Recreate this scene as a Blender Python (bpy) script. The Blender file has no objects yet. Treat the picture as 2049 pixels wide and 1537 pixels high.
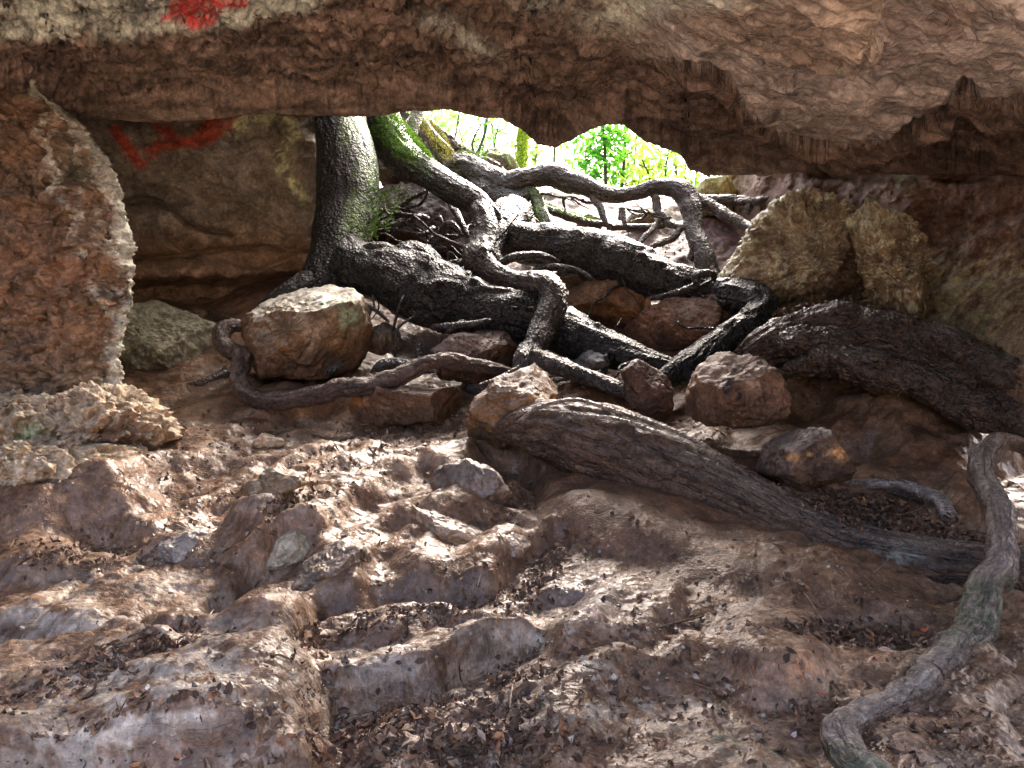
import bpy, math, random
import numpy as np

# ------------------------------------------------------------------ camera, light, exposure
SC = bpy.context.scene
F = 1608.0            # focal length in pixels of the 2049 wide photograph
CX, CY, CZ = 1024.5, 768.5, 1.5
cam = bpy.data.cameras.new('camera'); camo = bpy.data.objects.new('camera', cam)
SC.collection.objects.link(camo); SC.camera = camo
cam.sensor_width = 36; cam.lens = F / 2049 * 36; cam.clip_start = .05; cam.clip_end = 2000
camo.location = (0, 0, CZ); camo.rotation_euler = (math.radians(90), 0, 0)

SUN_EL, SUN_AZ = math.radians(46), math.radians(24)      # azimuth measured from +Y towards +X
w = bpy.data.worlds.new('World'); SC.world = w; w.use_nodes = True
nt = w.node_tree; bg = nt.nodes['Background']
sky = nt.nodes.new('ShaderNodeTexSky'); sky.sky_type = 'NISHITA'; sky.sun_disc = False
sky.sun_elevation = SUN_EL; sky.sun_rotation = SUN_AZ; sky.air_density = 0.5; sky.dust_density = 10.0; sky.ozone_density = 0.0
nt.links.new(sky.outputs[0], bg.inputs[0]); bg.inputs[1].default_value = 0.15
sun = bpy.data.lights.new('sun', 'SUN'); sun.energy = .5; sun.angle = math.radians(48); sun.color = (1, .97, .93)
suno = bpy.data.objects.new('sun', sun); SC.collection.objects.link(suno)
from mathutils import Vector
sd = Vector((math.sin(SUN_AZ) * math.cos(SUN_EL), math.cos(SUN_AZ) * math.cos(SUN_EL), math.sin(SUN_EL)))
suno.rotation_euler = (-sd).to_track_quat('-Z', 'Y').to_euler()
SC.view_settings.view_transform = 'Standard'; SC.view_settings.look = 'None'
SC.view_settings.exposure = 3.12; SC.view_settings.gamma = 1; SC.view_settings.use_curve_mapping = False
SC.cycles.max_bounces = 6; SC.cycles.diffuse_bounces = 4; SC.cycles.glossy_bounces = 3

# ------------------------------------------------------------------ numeric helpers
rng = np.random.default_rng(7)
_perm = np.random.default_rng(11).permutation(256).astype(np.int32); _perm = np.concatenate([_perm, _perm, _perm])
_g = np.random.default_rng(12).normal(size=(256, 3)); _g /= np.linalg.norm(_g, axis=1)[:, None]; _g = _g.astype(np.float32)

def perlin(x, y, z):
    x = np.asarray(x, np.float32); y = np.asarray(y, np.float32); z = np.asarray(z, np.float32)
    x, y, z = np.broadcast_arrays(x, y, z)
    xi = np.floor(x); yi = np.floor(y); zi = np.floor(z)
    fx, fy, fz = x - xi, y - yi, z - zi
    xi = xi.astype(np.int32) & 255; yi = yi.astype(np.int32) & 255; zi = zi.astype(np.int32) & 255
    u = fx * fx * fx * (fx * (fx * 6 - 15) + 10); v = fy * fy * fy * (fy * (fy * 6 - 15) + 10); q = fz * fz * fz * (fz * (fz * 6 - 15) + 10)
    r = 0
    for dx in (0, 1):
        a = _perm[xi + dx]; wx = u if dx else 1 - u
        for dy in (0, 1):
            b = _perm[a + yi + dy]; wy = v if dy else 1 - v
            for dz in (0, 1):
                g = _g[_perm[b + zi + dz]]; wz = q if dz else 1 - q
                r = r + wx * wy * wz * (g[..., 0] * (fx - dx) + g[..., 1] * (fy - dy) + g[..., 2] * (fz - dz))
    return r * 1.6

def fbm(x, y, z, o=4, gain=.5, ridged=False):
    r = 0; a = 1; t = 0
    for k in range(o):
        n = perlin(x + 17.3 * k, y + 5.1 * k, z + 9.7 * k)
        r = r + a * ((1 - 2 * np.abs(n)) if ridged else n); t += a
        a *= gain; x = x * 2.03; y = y * 2.03; z = z * 2.03
    return r / t

def cells(x, y, seed=0, jitter=.9, tilt=1.0):
    """fractured blocks: each 2D cell is a tilted plate; returns height, distance to the crack, cell random"""
    xi = np.floor(x).astype(np.int64); yi = np.floor(y).astype(np.int64)
    b1 = np.full(x.shape, 9., np.float32); b2 = b1.copy(); h = np.zeros(x.shape, np.float32); rr = h.copy()
    def hs(i, j, s):
        v = (i * 374761393 + j * 668265263 + (s + seed) * 2246822519) & 0xffffffff
        v = ((v ^ (v >> 13)) * 1274126177) & 0xffffffff
        return ((v ^ (v >> 16)) & 0xffff) / 65535.
    for dx in (-1, 0, 1):
        for dy in (-1, 0, 1):
            i, j = xi + dx, yi + dy
            cx = i + .5 + (hs(i, j, 1) - .5) * jitter; cy = j + .5 + (hs(i, j, 2) - .5) * jitter
            d = np.hypot(x - cx, y - cy)
            hh = (hs(i, j, 3) - .5) + tilt * ((hs(i, j, 4) - .5) * (x - cx) + (hs(i, j, 5) - .5) * (y - cy)) * 1.6
            m = d < b1
            b2 = np.where(m, b1, np.minimum(b2, d)); b1 = np.where(m, d, b1)
            h = np.where(m, hh, h); rr = np.where(m, hs(i, j, 6), rr)
    return h, b2 - b1, rr

def ss(a, b, x):
    t = np.clip((x - a) / (b - a), 0, 1); return t * t * (3 - 2 * t)

def ell(px, py, cx, cy, rx, ry, deg=0):
    a = math.radians(deg); dx = px - cx; dy = py - cy
    return np.sqrt(((dx * math.cos(a) + dy * math.sin(a)) / rx) ** 2 + ((-dx * math.sin(a) + dy * math.cos(a)) / ry) ** 2)

def dome(px, py, *e): return np.clip(1 - ell(px, py, *e) ** 2, 0, 1) ** 1.4
def soft(px, py, *e): return np.exp(-ell(px, py, *e) ** 2 * 1.6)

def poly_sd(px, py, pts):
    """signed distance in pixels, positive inside"""
    pts = np.array(pts, float); d = np.full(px.shape, 1e9); ins = np.zeros(px.shape, bool)
    for i in range(len(pts)):
        a = pts[i]; b = pts[(i + 1) % len(pts)]; e = b - a
        wx, wy = px - a[0], py - a[1]
        t = np.clip((wx * e[0] + wy * e[1]) / (e @ e), 0, 1)
        d = np.minimum(d, np.hypot(wx - t * e[0], wy - t * e[1]))
        c = ((a[1] <= py) != (b[1] <= py))
        with np.errstate(divide='ignore', invalid='ignore'):
            xx = a[0] + (py - a[1]) * e[0] / (e[1] if e[1] else 1e-9)
        ins ^= (c & (px < xx))
    return np.where(ins, d, -d)

def line_d(px, py, pts):
    d = np.full(px.shape, 1e9)
    for a, b in zip(pts[:-1], pts[1:]):
        a = np.array(a, float); e = np.array(b, float) - a
        t = np.clip(((px - a[0]) * e[0] + (py - a[1]) * e[1]) / (e @ e), 0, 1)
        d = np.minimum(d, np.hypot(px - a[0] - t * e[0], py - a[1] - t * e[1]))
    return d

def P(px, py, Y):
    return np.stack([(px - CX) / F * Y, Y + 0 * px, CZ + (CY - py) / F * Y], -1)

def grid_normals(V):
    du = np.gradient(V, axis=0); dv = np.gradient(V, axis=1)
    n = np.cross(du, dv); return n / (np.linalg.norm(n, axis=-1, keepdims=True) + 1e-9)

# ------------------------------------------------------------------ mesh helpers
def tag(o, label=None, cat=None, group=None, kind=None):
    for k, v in (('label', label), ('category', cat), ('group', group), ('kind', kind)):
        if v: o[k] = v
    return o

def link(name, me, mats, parent=None):
    o = bpy.data.objects.new(name, me); SC.collection.objects.link(o)
    for m in (mats if isinstance(mats, (list, tuple)) else [mats]): me.materials.append(m)
    if parent is not None: o.parent = parent
    return o

def raw_mesh(name, V, quads, col=None, smooth=True, bark=None, tris=False):
    k = 3 if tris else 4
    me = bpy.data.meshes.new(name); V = np.ascontiguousarray(V, np.float32).reshape(-1, 3)
    quads = np.ascontiguousarray(quads, np.int32).reshape(-1, k)
    me.vertices.add(len(V)); me.vertices.foreach_set('co', V.ravel())
    me.loops.add(quads.size); me.loops.foreach_set('vertex_index', quads.ravel())
    me.polygons.add(len(quads)); me.polygons.foreach_set('loop_start', np.arange(0, quads.size, k, dtype=np.int32))
    me.polygons.foreach_set('use_smooth', np.full(len(quads), smooth))
    me.update(calc_edges=True)
    if col is not None:
        c = np.ones((len(V), 4), np.float32); cq = np.asarray(col); c[:, :cq.shape[-1]] = np.clip(cq.reshape(-1, cq.shape[-1]), 0.002, .95)
        a = me.color_attributes.new('Col', 'FLOAT_COLOR', 'POINT'); a.data.foreach_set('color', c.ravel())
    if bark is not None:
        a = me.attributes.new('bark', 'FLOAT_VECTOR', 'POINT'); a.data.foreach_set('vector', np.ascontiguousarray(bark, np.float32).ravel())
    return me

def grid_mesh(name, V, col=None, wrap=False, bark=None, flip=False):
    nu, nv = V.shape[:2]
    idx = np.arange(nu * nv).reshape(nu, nv)
    if wrap: idx = np.concatenate([idx, idx[:, :1]], 1)
    q = np.stack([idx[:-1, :-1], idx[1:, :-1], idx[1:, 1:], idx[:-1, 1:]], -1)
    if flip: q = q[..., ::-1]
    return raw_mesh(name, V, q, col, bark=None if bark is None else bark.reshape(-1, 3))

C = lambda *a: np.array(a, np.float32)
def lay(base, m, colour):
    """put a real colour over the base where mask m is 1"""
    return base + (np.asarray(colour) - base) * np.clip(m, 0, 1)[..., None]

# ------------------------------------------------------------------ materials
def rock_mat(name, scale=1.0, bump=.6, rough=(.45, .85), fleck=.25, streak=None, spec=.5, fine=1.0, wet=0.0):
    m = bpy.data.materials.new(name); m.use_nodes = True; N = m.node_tree.nodes; L = m.node_tree.links
    b = N['Principled BSDF']
    at = N.new('ShaderNodeAttribute'); at.attribute_name = 'Col'
    tc = N.new('ShaderNodeTexCoord'); mp = N.new('ShaderNodeMapping')
    L.new(tc.outputs['Object'], mp.inputs[0])
    if streak: mp.inputs['Scale'].default_value = streak
    def noise(s, d=8, r=.6):
        n = N.new('ShaderNodeTexNoise'); n.inputs['Scale'].default_value = s * scale; n.inputs['Detail'].default_value = d
        n.inputs['Roughness'].default_value = r; L.new(mp.outputs[0], n.inputs['Vector']); return n
    def rampf(src, a, b_, c0, c1):
        r = N.new('ShaderNodeMapRange'); r.inputs[1].default_value = a; r.inputs[2].default_value = b_
        r.inputs[3].default_value = c0; r.inputs[4].default_value = c1; L.new(src, r.inputs[0]); return r.outputs[0]
    def math_(op, a, b_=None):
        n = N.new('ShaderNodeMath'); n.operation = op
        for i, v in enumerate((a, b_)):
            if v is None: continue
            if isinstance(v, (int, float)): n.inputs[i].default_value = v
            else: L.new(v, n.inputs[i])
        return n.outputs[0]
    n1 = noise(6, 4, .6); n2 = noise(38, 2, .6); n3 = noise(2.2, 2, .5); nw = noise(3, 1, .5); nw2 = noise(22, 1, .5)
    f = math_('MULTIPLY', rampf(n1.outputs[0], .3, .7, .55, 1.5), rampf(n2.outputs[0], .3, .7, .75, 1.25))
    mul = N.new('ShaderNodeVectorMath'); mul.operation = 'SCALE'; L.new(at.outputs['Color'], mul.inputs[0]); L.new(f, mul.inputs['Scale'])
    # flecks of paler mineral and dark pits
    mix = N.new('ShaderNodeMix'); mix.data_type = 'RGBA'
    L.new(math_('MULTIPLY', rampf(n2.outputs[0], .58, .7, 0, 1), fleck), mix.inputs['Factor'])
    L.new(mul.outputs[0], mix.inputs['A']); mix.inputs['B'].default_value = (.42, .38, .34, 1)
    vor = N.new('ShaderNodeTexVoronoi'); vor.inputs['Scale'].default_value = 55 * scale; L.new(mp.outputs[0], vor.inputs['Vector'])
    wv = N.new('ShaderNodeVectorMath'); wv.operation = 'ADD'; sc_ = N.new('ShaderNodeVectorMath'); sc_.operation = 'SCALE'; sc_.inputs['Scale'].default_value = .16
    L.new(nw.outputs['Color'], sc_.inputs[0]); L.new(mp.outputs[0], wv.inputs[0]); L.new(sc_.outputs[0], wv.inputs[1])
    ck = N.new('ShaderNodeTexVoronoi'); ck.feature = 'DISTANCE_TO_EDGE'; ck.inputs['Scale'].default_value = 5.5 * scale; L.new(wv.outputs[0], ck.inputs['Vector'])
    ck2 = N.new('ShaderNodeTexVoronoi'); ck2.feature = 'DISTANCE_TO_EDGE'; ck2.inputs['Scale'].default_value = 17 * scale; L.new(wv.outputs[0], ck2.inputs['Vector'])
    cr = math_('MULTIPLY', rampf(ck.outputs[0], 0, .02, .0, 1), rampf(ck2.outputs[0], 0, .035, .45, 1))
    crk = math_('ADD', rampf(n3.outputs[0], .42, .55, 1, 0), cr); crk = math_('MINIMUM', crk, 1.0)
    # flaky chips: crisp little plates with their own tone and height
    wv2 = N.new('ShaderNodeVectorMath'); wv2.operation = 'ADD'; sc2 = N.new('ShaderNodeVectorMath'); sc2.operation = 'SCALE'; sc2.inputs['Scale'].default_value = .02
    L.new(nw2.outputs['Color'], sc2.inputs[0]); L.new(wv.outputs[0], wv2.inputs[0]); L.new(sc2.outputs[0], wv2.inputs[1])
    ch = N.new('ShaderNodeTexVoronoi'); ch.inputs['Scale'].default_value = 26 * scale; L.new(wv2.outputs[0], ch.inputs['Vector'])
    sx = N.new('ShaderNodeSeparateColor'); L.new(ch.outputs['Color'], sx.inputs[0])
    ch2 = N.new('ShaderNodeTexVoronoi'); ch2.inputs['Scale'].default_value = 75 * scale; L.new(wv2.outputs[0], ch2.inputs['Vector'])
    sx2 = N.new('ShaderNodeSeparateColor'); L.new(ch2.outputs['Color'], sx2.inputs[0])
    chf = math_('MULTIPLY', rampf(sx.outputs[0], 0, 1, .8, 1.18), rampf(sx2.outputs[1], 0, 1, .84, 1.16))
    fin = N.new('ShaderNodeVectorMath'); fin.operation = 'SCALE'; L.new(mix.outputs['Result'], fin.inputs[0]); L.new(chf, fin.inputs['Scale'])
    L.new(fin.outputs[0], b.inputs['Base Color'])
    L.new(rampf(n1.outputs[0], .35, .65, rough[1], rough[0]), b.inputs['Roughness'])
    b.inputs['Specular IOR Level'].default_value = spec
    if wet:
        L.new(math_('MULTIPLY', math_('MULTIPLY', rampf(n3.outputs[0], .38, .6, .15, 1), wet), at.outputs['Alpha']), b.inputs['Coat Weight']); b.inputs['Coat Roughness'].default_value = .28
    n4 = noise(105, 1, .5)
    h = math_('ADD', math_('MULTIPLY', n1.outputs[0], .03 / scale), math_('MULTIPLY', n2.outputs[0], .017 / scale))
    h = math_('ADD', h, math_('MULTIPLY', n4.outputs[0], .0055 * fine / scale))
    h = math_('ADD', h, math_('MULTIPLY', rampf(vor.outputs[0], 0, .35, 0, 1), .004 * fine / scale))
    if wet:
        bc = N.new('ShaderNodeBump'); bc.inputs['Strength'].default_value = .35; bc.inputs['Distance'].default_value = 1.0
        L.new(math_('ADD', math_('MULTIPLY', n1.outputs[0], .04), math_('MULTIPLY', n2.outputs[0], .01)), bc.inputs['Height']); L.new(bc.outputs[0], b.inputs['Coat Normal'])
    h = math_('ADD', h, math_('MULTIPLY', crk, .006 / scale)); h = math_('ADD', h, math_('ADD', math_('MULTIPLY', sx.outputs[0], .006 / scale), math_('MULTIPLY', sx2.outputs[1], .0025 / scale)))
    bp = N.new('ShaderNodeBump'); bp.inputs['Strength'].default_value = bump; bp.inputs['Distance'].default_value = 1.0
    L.new(h, bp.inputs['Height']); L.new(bp.outputs[0], b.inputs['Normal'])
    return m

def bark_mat(name, bump=.7, rough=(.35, .7), long=.12, scale=1.0, coat=0.0, crack=0.0, nod=.003):
    m = bpy.data.materials.new(name); m.use_nodes = True; N = m.node_tree.nodes; L = m.node_tree.links
    b = N['Principled BSDF']
    at = N.new('ShaderNodeAttribute'); at.attribute_name = 'Col'
    bk = N.new('ShaderNodeAttribute'); bk.attribute_name = 'bark'
    mp = N.new('ShaderNodeMapping'); mp.inputs['Scale'].default_value = (1, 1, long); L.new(bk.outputs['Vector'], mp.inputs[0])
    def noise(s, src, d=8, r=.65, dist=0):
        n = N.new('ShaderNodeTexNoise'); n.inputs['Scale'].default_value = s * scale; n.inputs['Detail'].default_value = d
        n.inputs['Roughness'].default_value = r; n.inputs['Distortion'].default_value = dist; L.new(src, n.inputs['Vector']); return n.outputs[0]
    def rampf(src, a, b_, c0, c1):
        r = N.new('ShaderNodeMapRange'); r.inputs[1].default_value = a; r.inputs[2].default_value = b_
        r.inputs[3].default_value = c0; r.inputs[4].default_value = c1; L.new(src, r.inputs[0]); return r.outputs[0]
    def math_(op, a, b_):
        n = N.new('ShaderNodeMath'); n.operation = op
        for i, v in enumerate((a, b_)):
            if isinstance(v, (int, float)): n.inputs[i].default_value = v
            else: L.new(v, n.inputs[i])
        return n.outputs[0]
    b.inputs['Coat Weight'].default_value = coat; b.inputs['Coat Roughness'].default_value = .3
    b.inputs['Specular IOR Level'].default_value = .4
    nv = N.new('ShaderNodeTexVoronoi'); nv.inputs['Scale'].default_value = 48; L.new(bk.outputs['Vector'], nv.inputs['Vector'])
    g = noise(26, mp.outputs[0], 3, .6, .4); iso = noise(30, bk.outputs['Vector'], 2, .6); fi = noise(100, bk.outputs['Vector'], 1, .5)
    f = math_('MULTIPLY', rampf(g, .35, .65, .55, 1.5), rampf(iso, .3, .7, .65, 1.4))
    mul = N.new('ShaderNodeVectorMath'); mul.operation = 'SCALE'; L.new(at.outputs['Color'], mul.inputs[0]); L.new(f, mul.inputs['Scale'])
    L.new(mul.outputs[0], b.inputs['Base Color'])
    L.new(rampf(iso, .35, .65, rough[1], rough[0]), b.inputs['Roughness'])
    h = math_('ADD', math_('MULTIPLY', g, .03 / scale), math_('MULTIPLY', iso, .026 / scale))
    if crack:
        wv = N.new('ShaderNodeVectorMath'); wv.operation = 'ADD'; wn = N.new('ShaderNodeTexNoise'); wn.inputs['Scale'].default_value = 14; wn.inputs['Detail'].default_value = 4; L.new(mp.outputs[0], wn.inputs['Vector'])
        sc_ = N.new('ShaderNodeVectorMath'); sc_.operation = 'SCALE'; sc_.inputs['Scale'].default_value = .07; L.new(wn.outputs['Color'], sc_.inputs[0]); L.new(mp.outputs[0], wv.inputs[0]); L.new(sc_.outputs[0], wv.inputs[1])
        ck = N.new('ShaderNodeTexVoronoi'); ck.feature = 'DISTANCE_TO_EDGE'; ck.inputs['Scale'].default_value = 17; L.new(wv.outputs[0], ck.inputs['Vector'])
        ckm = math_('MINIMUM', math_('ADD', rampf(ck.outputs[0], 0, .06, 0, 1), rampf(iso, .42, .56, 1, 0)), 1.0)
        h = math_('ADD', h, math_('MULTIPLY', ckm, crack))
    h = math_('ADD', h, math_('MULTIPLY', rampf(nv.outputs[0], .1, .6, 1, 0), nod)); h = math_('ADD', h, math_('MULTIPLY', fi, .005 / scale))
    bp = N.new('ShaderNodeBump'); bp.inputs['Strength'].default_value = bump; bp.inputs['Distance'].default_value = 1.0
    L.new(h, bp.inputs['Height']); L.new(bp.outputs[0], b.inputs['Normal'])
    return m

def leaf_mat(name, trans=.0, rough=.5, spec=.5):
    m = bpy.data.materials.new(name); m.use_nodes = True; N = m.node_tree.nodes; L = m.node_tree.links
    b = N['Principled BSDF']; b.inputs['Roughness'].default_value = rough; b.inputs['Specular IOR Level'].default_value = spec
    at = N.new('ShaderNodeAttribute'); at.attribute_name = 'Col'
    tc = N.new('ShaderNodeTexCoord'); n = N.new('ShaderNodeTexNoise'); n.inputs['Scale'].default_value = 60; L.new(tc.outputs['Object'], n.inputs['Vector'])
    r = N.new('ShaderNodeMapRange'); r.inputs[1].default_value = .3; r.inputs[2].default_value = .7; r.inputs[3].default_value = .7; r.inputs[4].default_value = 1.3
    L.new(n.outputs[0], r.inputs[0])
    mul = N.new('ShaderNodeVectorMath'); mul.operation = 'SCALE'; L.new(at.outputs['Color'], mul.inputs[0]); L.new(r.outputs[0], mul.inputs['Scale'])
    L.new(mul.outputs[0], b.inputs['Base Color'])
    if trans:
        t = N.new('ShaderNodeBsdfTranslucent'); L.new(mul.outputs[0], t.inputs[0]); mx = N.new('ShaderNodeMixShader'); mx.inputs[0].default_value = trans
        L.new(b.outputs[0], mx.inputs[1]); L.new(t.outputs[0], mx.inputs[2]); L.new(mx.outputs[0], N['Material Output'].inputs[0])
    return m

M_GROUND = rock_mat('muddy_limestone', 1.0, .55, (.42, .68), .12, wet=.55)
M_CEIL = rock_mat('cave_roof_rock', .8, .6, (.55, .9), .1, spec=.3)
M_WALL = rock_mat('cave_wall_rock', .9, .6, (.5, .9), .1, spec=.35)
M_ROCK = rock_mat('boulder_rock', 1.2, .55, (.45, .85), .12)
M_PIT = rock_mat('pitted_limestone', 1.1, .7, (.5, .9), .2)
M_BARK = bark_mat('wet_root_bark', 1.0, (.2, .42), long=.5, coat=.16, nod=.012)
M_OLDBARK = bark_mat('dry_root_bark', 1.0, (.45, .8), .15, crack=.02)
M_LEAF = leaf_mat('fresh_leaf', .55, .5, .3)
M_DEAD = leaf_mat('dead_leaf', .0, .65, .3)
M_TWIG = leaf_mat('twig_bark', .0, .6, .4)
M_MOSS = leaf_mat('moss', .35, .8, .2)

# ------------------------------------------------------------------ ground
TR = np.array([-400, 100, 250, 330, 375, 395, 450, 600, 720, 850, 1000, 1250, 1537, 1700, 1900, 2300, 3000, 9000.])
TY = np.array([300, 90, 40, 18, 12, 10.3, 9.2, 7.8, 6.8, 5.8, 4.8, 3.6, 2.6, 2.15, 1.75, 1.2, .8, .25])
TY = TY.copy()
TZ = CZ + (CY - TR) / F * TY
TZ[:4] = [5.0, 4.5, 4.3, 4.15]
rows_vis = np.arange(378, 1620, 1.6)
Yv = np.interp(rows_vis, TR, TY)
# outside, from the brow of the slope to the far distance, and behind the viewer
Yfar = 12.0 * (400 / 12.0) ** np.linspace(1, 0, 60)[:-1]
Yg = np.concatenate([Yfar, Yv[Yv < 11.9], np.linspace(2.3, -6, 60), -6 - np.geomspace(.5, 200, 20)])
def base_z(Y):
    ys = np.array([-10, 0, 1.5, 2.15] + list(TY[12::-1][:0])) if False else None
    yy = np.concatenate([[-400, 0, 1.2, 2.0], TY[12::-1]]); zz = np.concatenate([[-.1, 0.0, .08, .17], TZ[12::-1]])
    o = np.argsort(yy); z = np.interp(Y, yy[o], zz[o])
    return z
cols = np.concatenate([[-60000, -20000, -8000], np.linspace(-3500, -400, 60)[:-1], np.arange(-400, 2460, 3.1), np.linspace(2460, 5600, 60), [10000, 22000, 62000]])
YY, PX = np.meshgrid(Yg, cols, indexing='ij')
YS = np.where(YY < 2.2, 2.2 + (2.2 - YY) * .8, YY)                       # close to and behind the viewer the sheet keeps a fixed width
GX = (PX - CX) / F * YS
BZ = base_z(Yg)
# smooth the profile a little
k = np.hanning(25); k /= k.sum()
BZs = np.convolve(np.pad(BZ, 12, 'edge'), k, 'valid')
GZ0 = np.repeat(BZs[:, None], len(cols), 1)
PY = CY - (GZ0 - CZ) / np.maximum(YY, .3) * F  # pixel row at which this bit of ground is seen
PYc = np.where(YY > 12, 330, np.where(YY < 2, 1900, PY))

H = np.zeros_like(GZ0)
px, py = PX, PYc
wob = fbm(GX * 1.1, YY * 1.1, 3.3, 3) * 30
wob2 = fbm(GX * 1.1, YY * 1.1, 8.3, 3) * 20
wx = px + wob * .6
Hb = 0 * H
def add(hgt, *e): 
    global H
    H = H + hgt * dome(wx, wy, *e)
def plate(h, pts, s=12):
    global H
    H = H + h * ss(-s * .9, s * 1.5, poly_sd(wx, wy, pts))
def trench(d, wd, pts):
    global H
    H = H - d * np.exp(-(line_d(wx, wy, pts) / wd) ** 2)
for pass_ in range(4):                 # the relief itself lifts or lowers what is seen, so place it again on its own first result
    pyf = PYc - np.where(YY < 12, Hb / np.maximum(YY, 1.5) * F, 0)
    wy = pyf + wob2 * .6; py = pyf; H = 0 * H
    # large humps of bedrock
    plate(.24, [(-200, 1430), (150, 1340), (350, 1275), (480, 1215), (565, 1188), (605, 1215), (612, 1300), (640, 1400), (650, 1500), (600, 1750), (-200, 1750)], 60)
    add(.12, 380, 1400, 260, 120, -10); add(.07, 270, 1050, 70, 34); add(.07, 840, 1140, 60, 45); add(.08, 960, 1160, 65, 42); add(.07, 510, 1030, 85, 40, -20)
    add(.12, 200, 1230, 260, 80, 0); add(.08, 60, 1120, 200, 60); add(.05, 440, 1180, 60, 40)
    plate(.14, [(640, 1330), (760, 1270), (900, 1232), (1060, 1232), (1075, 1290), (920, 1340), (860, 1388), (700, 1405)], 22)
    add(.07, 1150, 1260, 120, 50, -30)
    add(-.13, 790, 1430, 130, 38, -8)
    plate(.10, [(880, 1490), (1000, 1400), (1080, 1240), (1200, 1200), (1300, 1260), (1250, 1400), (1200, 1490), (1100, 1540)], 60)
    add(.2, 1545, 1315, 140, 115, 20); add(.05, 1350, 1330, 200, 70)
    add(.05, 1500, 1530, 300, 60)
    add(-.08, 1760, 1260, 170, 60)
    add(-.36, 1010, 945, 85, 55, 20)
    add(.16, 1230, 1010, 230, 110, 15); add(.08, 1500, 1120, 250, 90, 10)
    add(.2, 1810, 850, 190, 90, 12); add(-.14, 1735, 905, 80, 32, 0); add(.1, 1930, 960, 80, 110)
    add(-.22, 860, 720, 140, 40, 0); add(-.12, 590, 755, 110, 26, -6)
    add(-.15, 640, 835, 110, 24, -8); add(-.08, 920, 860, 120, 30, 0)
    add(.1, 330, 900, 200, 50, -8); add(.09, 640, 900, 200, 36, -14)
    # slanting shelves: strata that run from upper right to lower left
    trench(.15, 22, [(420, 1225), (520, 1160), (640, 1080), (760, 1010), (840, 950)])
    trench(.1, 16, [(150, 1120), (300, 1060), (470, 1010), (560, 960), (700, 915)])
    trench(.12, 24, [(640, 1260), (760, 1215), (900, 1200), (1020, 1150), (1120, 1080)])
    trench(.08, 14, [(430, 1010), (560, 900), (760, 850)])
    trench(.07, 26, [(640, 1450), (800, 1400), (950, 1350), (1090, 1310)])
    plate(.11, [(430, 1190), (450, 1110), (560, 1050), (700, 980), (850, 900), (960, 880), (900, 940), (760, 1030), (640, 1110)], 16)
    plate(.10, [(620, 1200), (720, 1090), (850, 990), (1000, 900), (1040, 960), (1060, 1040), (900, 1020), (790, 1020), (740, 1120), (730, 1200)], 18)
    plate(.06, [(200, 1080), (330, 1020), (430, 960), (470, 1000), (400, 1050), (300, 1110)], 16)
    plate(.06, [(440, 1050), (500, 990), (620, 930), (760, 890), (770, 920), (640, 990), (520, 1060)], 14)
    plate(.05, [(-50, 1090), (60, 1010), (230, 940), (330, 960), (240, 1040), (60, 1110)], 20)
    STONES = [(535, 1058, 105, 60), (665, 1085, 75, 60), (880, 1015, 110, 50), (1005, 1072, 55, 30), (1098, 1068, 38, 25), (370, 1072, 75, 50), (548, 948, 70, 36), (180, 942, 75, 40), (510, 988, 80, 40),
              (945, 930, 90, 50), (270, 1012, 70, 36), (840, 1092, 60, 36), (960, 1122, 65, 40)]
    add(.3, 20, 985, 330, 95, -6); add(.1, 250, 930, 150, 40, -10); add(.2, 1730, 655, 260, 40, 12); add(.16, 1700, 775, 280, 60, 12)
    for (sx, sy, sw, sh) in STONES:
        H = H + sh / F * 4.3 * .8 * dome(px, pyf, sx, sy + 4, sw * 1.25, sh * .8 + 22)
    Hn = H.copy()
    for ax_ in (0, 1):
        for _ in range(2): Hn = (np.roll(Hn, 4, ax_) + np.roll(Hn, 2, ax_) + Hn + np.roll(Hn, -2, ax_) + np.roll(Hn, -4, ax_)) / 5
    Hb = .4 * Hb + .6 * Hn
py = PYc - np.where(YY < 12, H / np.maximum(YY, 1.5) * F, 0)
# how smooth (mud) or how rocky each place is
mud = np.clip(1.1 * soft(px, py, 1300, 1040, 330, 120, 18) + .8 * soft(px, py, 1500, 1180, 260, 90, 10) + .7 * soft(px, py, 1480, 870, 130, 70, 20)
              + .5 * soft(px, py, 820, 1130, 150, 70) + .3 * soft(px, py, 100, 980, 200, 50), 0, 1)
smooth_ = .75 * soft(px, py, 1380, 1460, 560, 170) + .4 * soft(px, py, 420, 1400, 330, 120) + .5 * soft(px, py, 1150, 1300, 200, 120)
rocky = 1 - .85 * np.clip(mud + smooth_, 0, 1)
vis = ((YY < 14) & (YY > 1.0)).astype(float)
ang = math.radians(28)
ax, ay = GX * math.cos(ang) + YY * math.sin(ang), -GX * math.sin(ang) + YY * math.cos(ang)
w1 = fbm(GX * 1.7, YY * 1.7, 0, 3) * .5; w2 = fbm(GX * 1.7, YY * 1.7, 5, 3) * .5
c1, e1, r1 = cells(ax * .8 + w1, ay * 2.0 + w2, 1)
c2, e2, r2 = cells(ax * 2.4 + w1 * 1.8, ay * 4.6 + w2 * 1.8, 2)
c3, e3, r3 = cells(ax * 7 + w1 * 3, ay * 11 + w2 * 3, 3)
def sm(h, e, a): return h * ss(0, a, e)
big = fbm(GX * .9, YY * .9, 1.7, 3) * .12 + fbm(ax * 1.3, ay * 3.2, 8.7, 3) * .05
H = H + big * (.4 + .6 * rocky)
H = H + rocky * vis * sm(c1, e1, .22) * .11
HC = H; H = 0 * H
for _ in range(3): HC = (np.roll(HC, 2, 0) + np.roll(HC, 1, 0) + HC + np.roll(HC, -1, 0) + np.roll(HC, -2, 0)) / 5
for _ in range(2): HC = (np.roll(HC, 2, 1) + HC + np.roll(HC, -2, 1)) / 3
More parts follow.
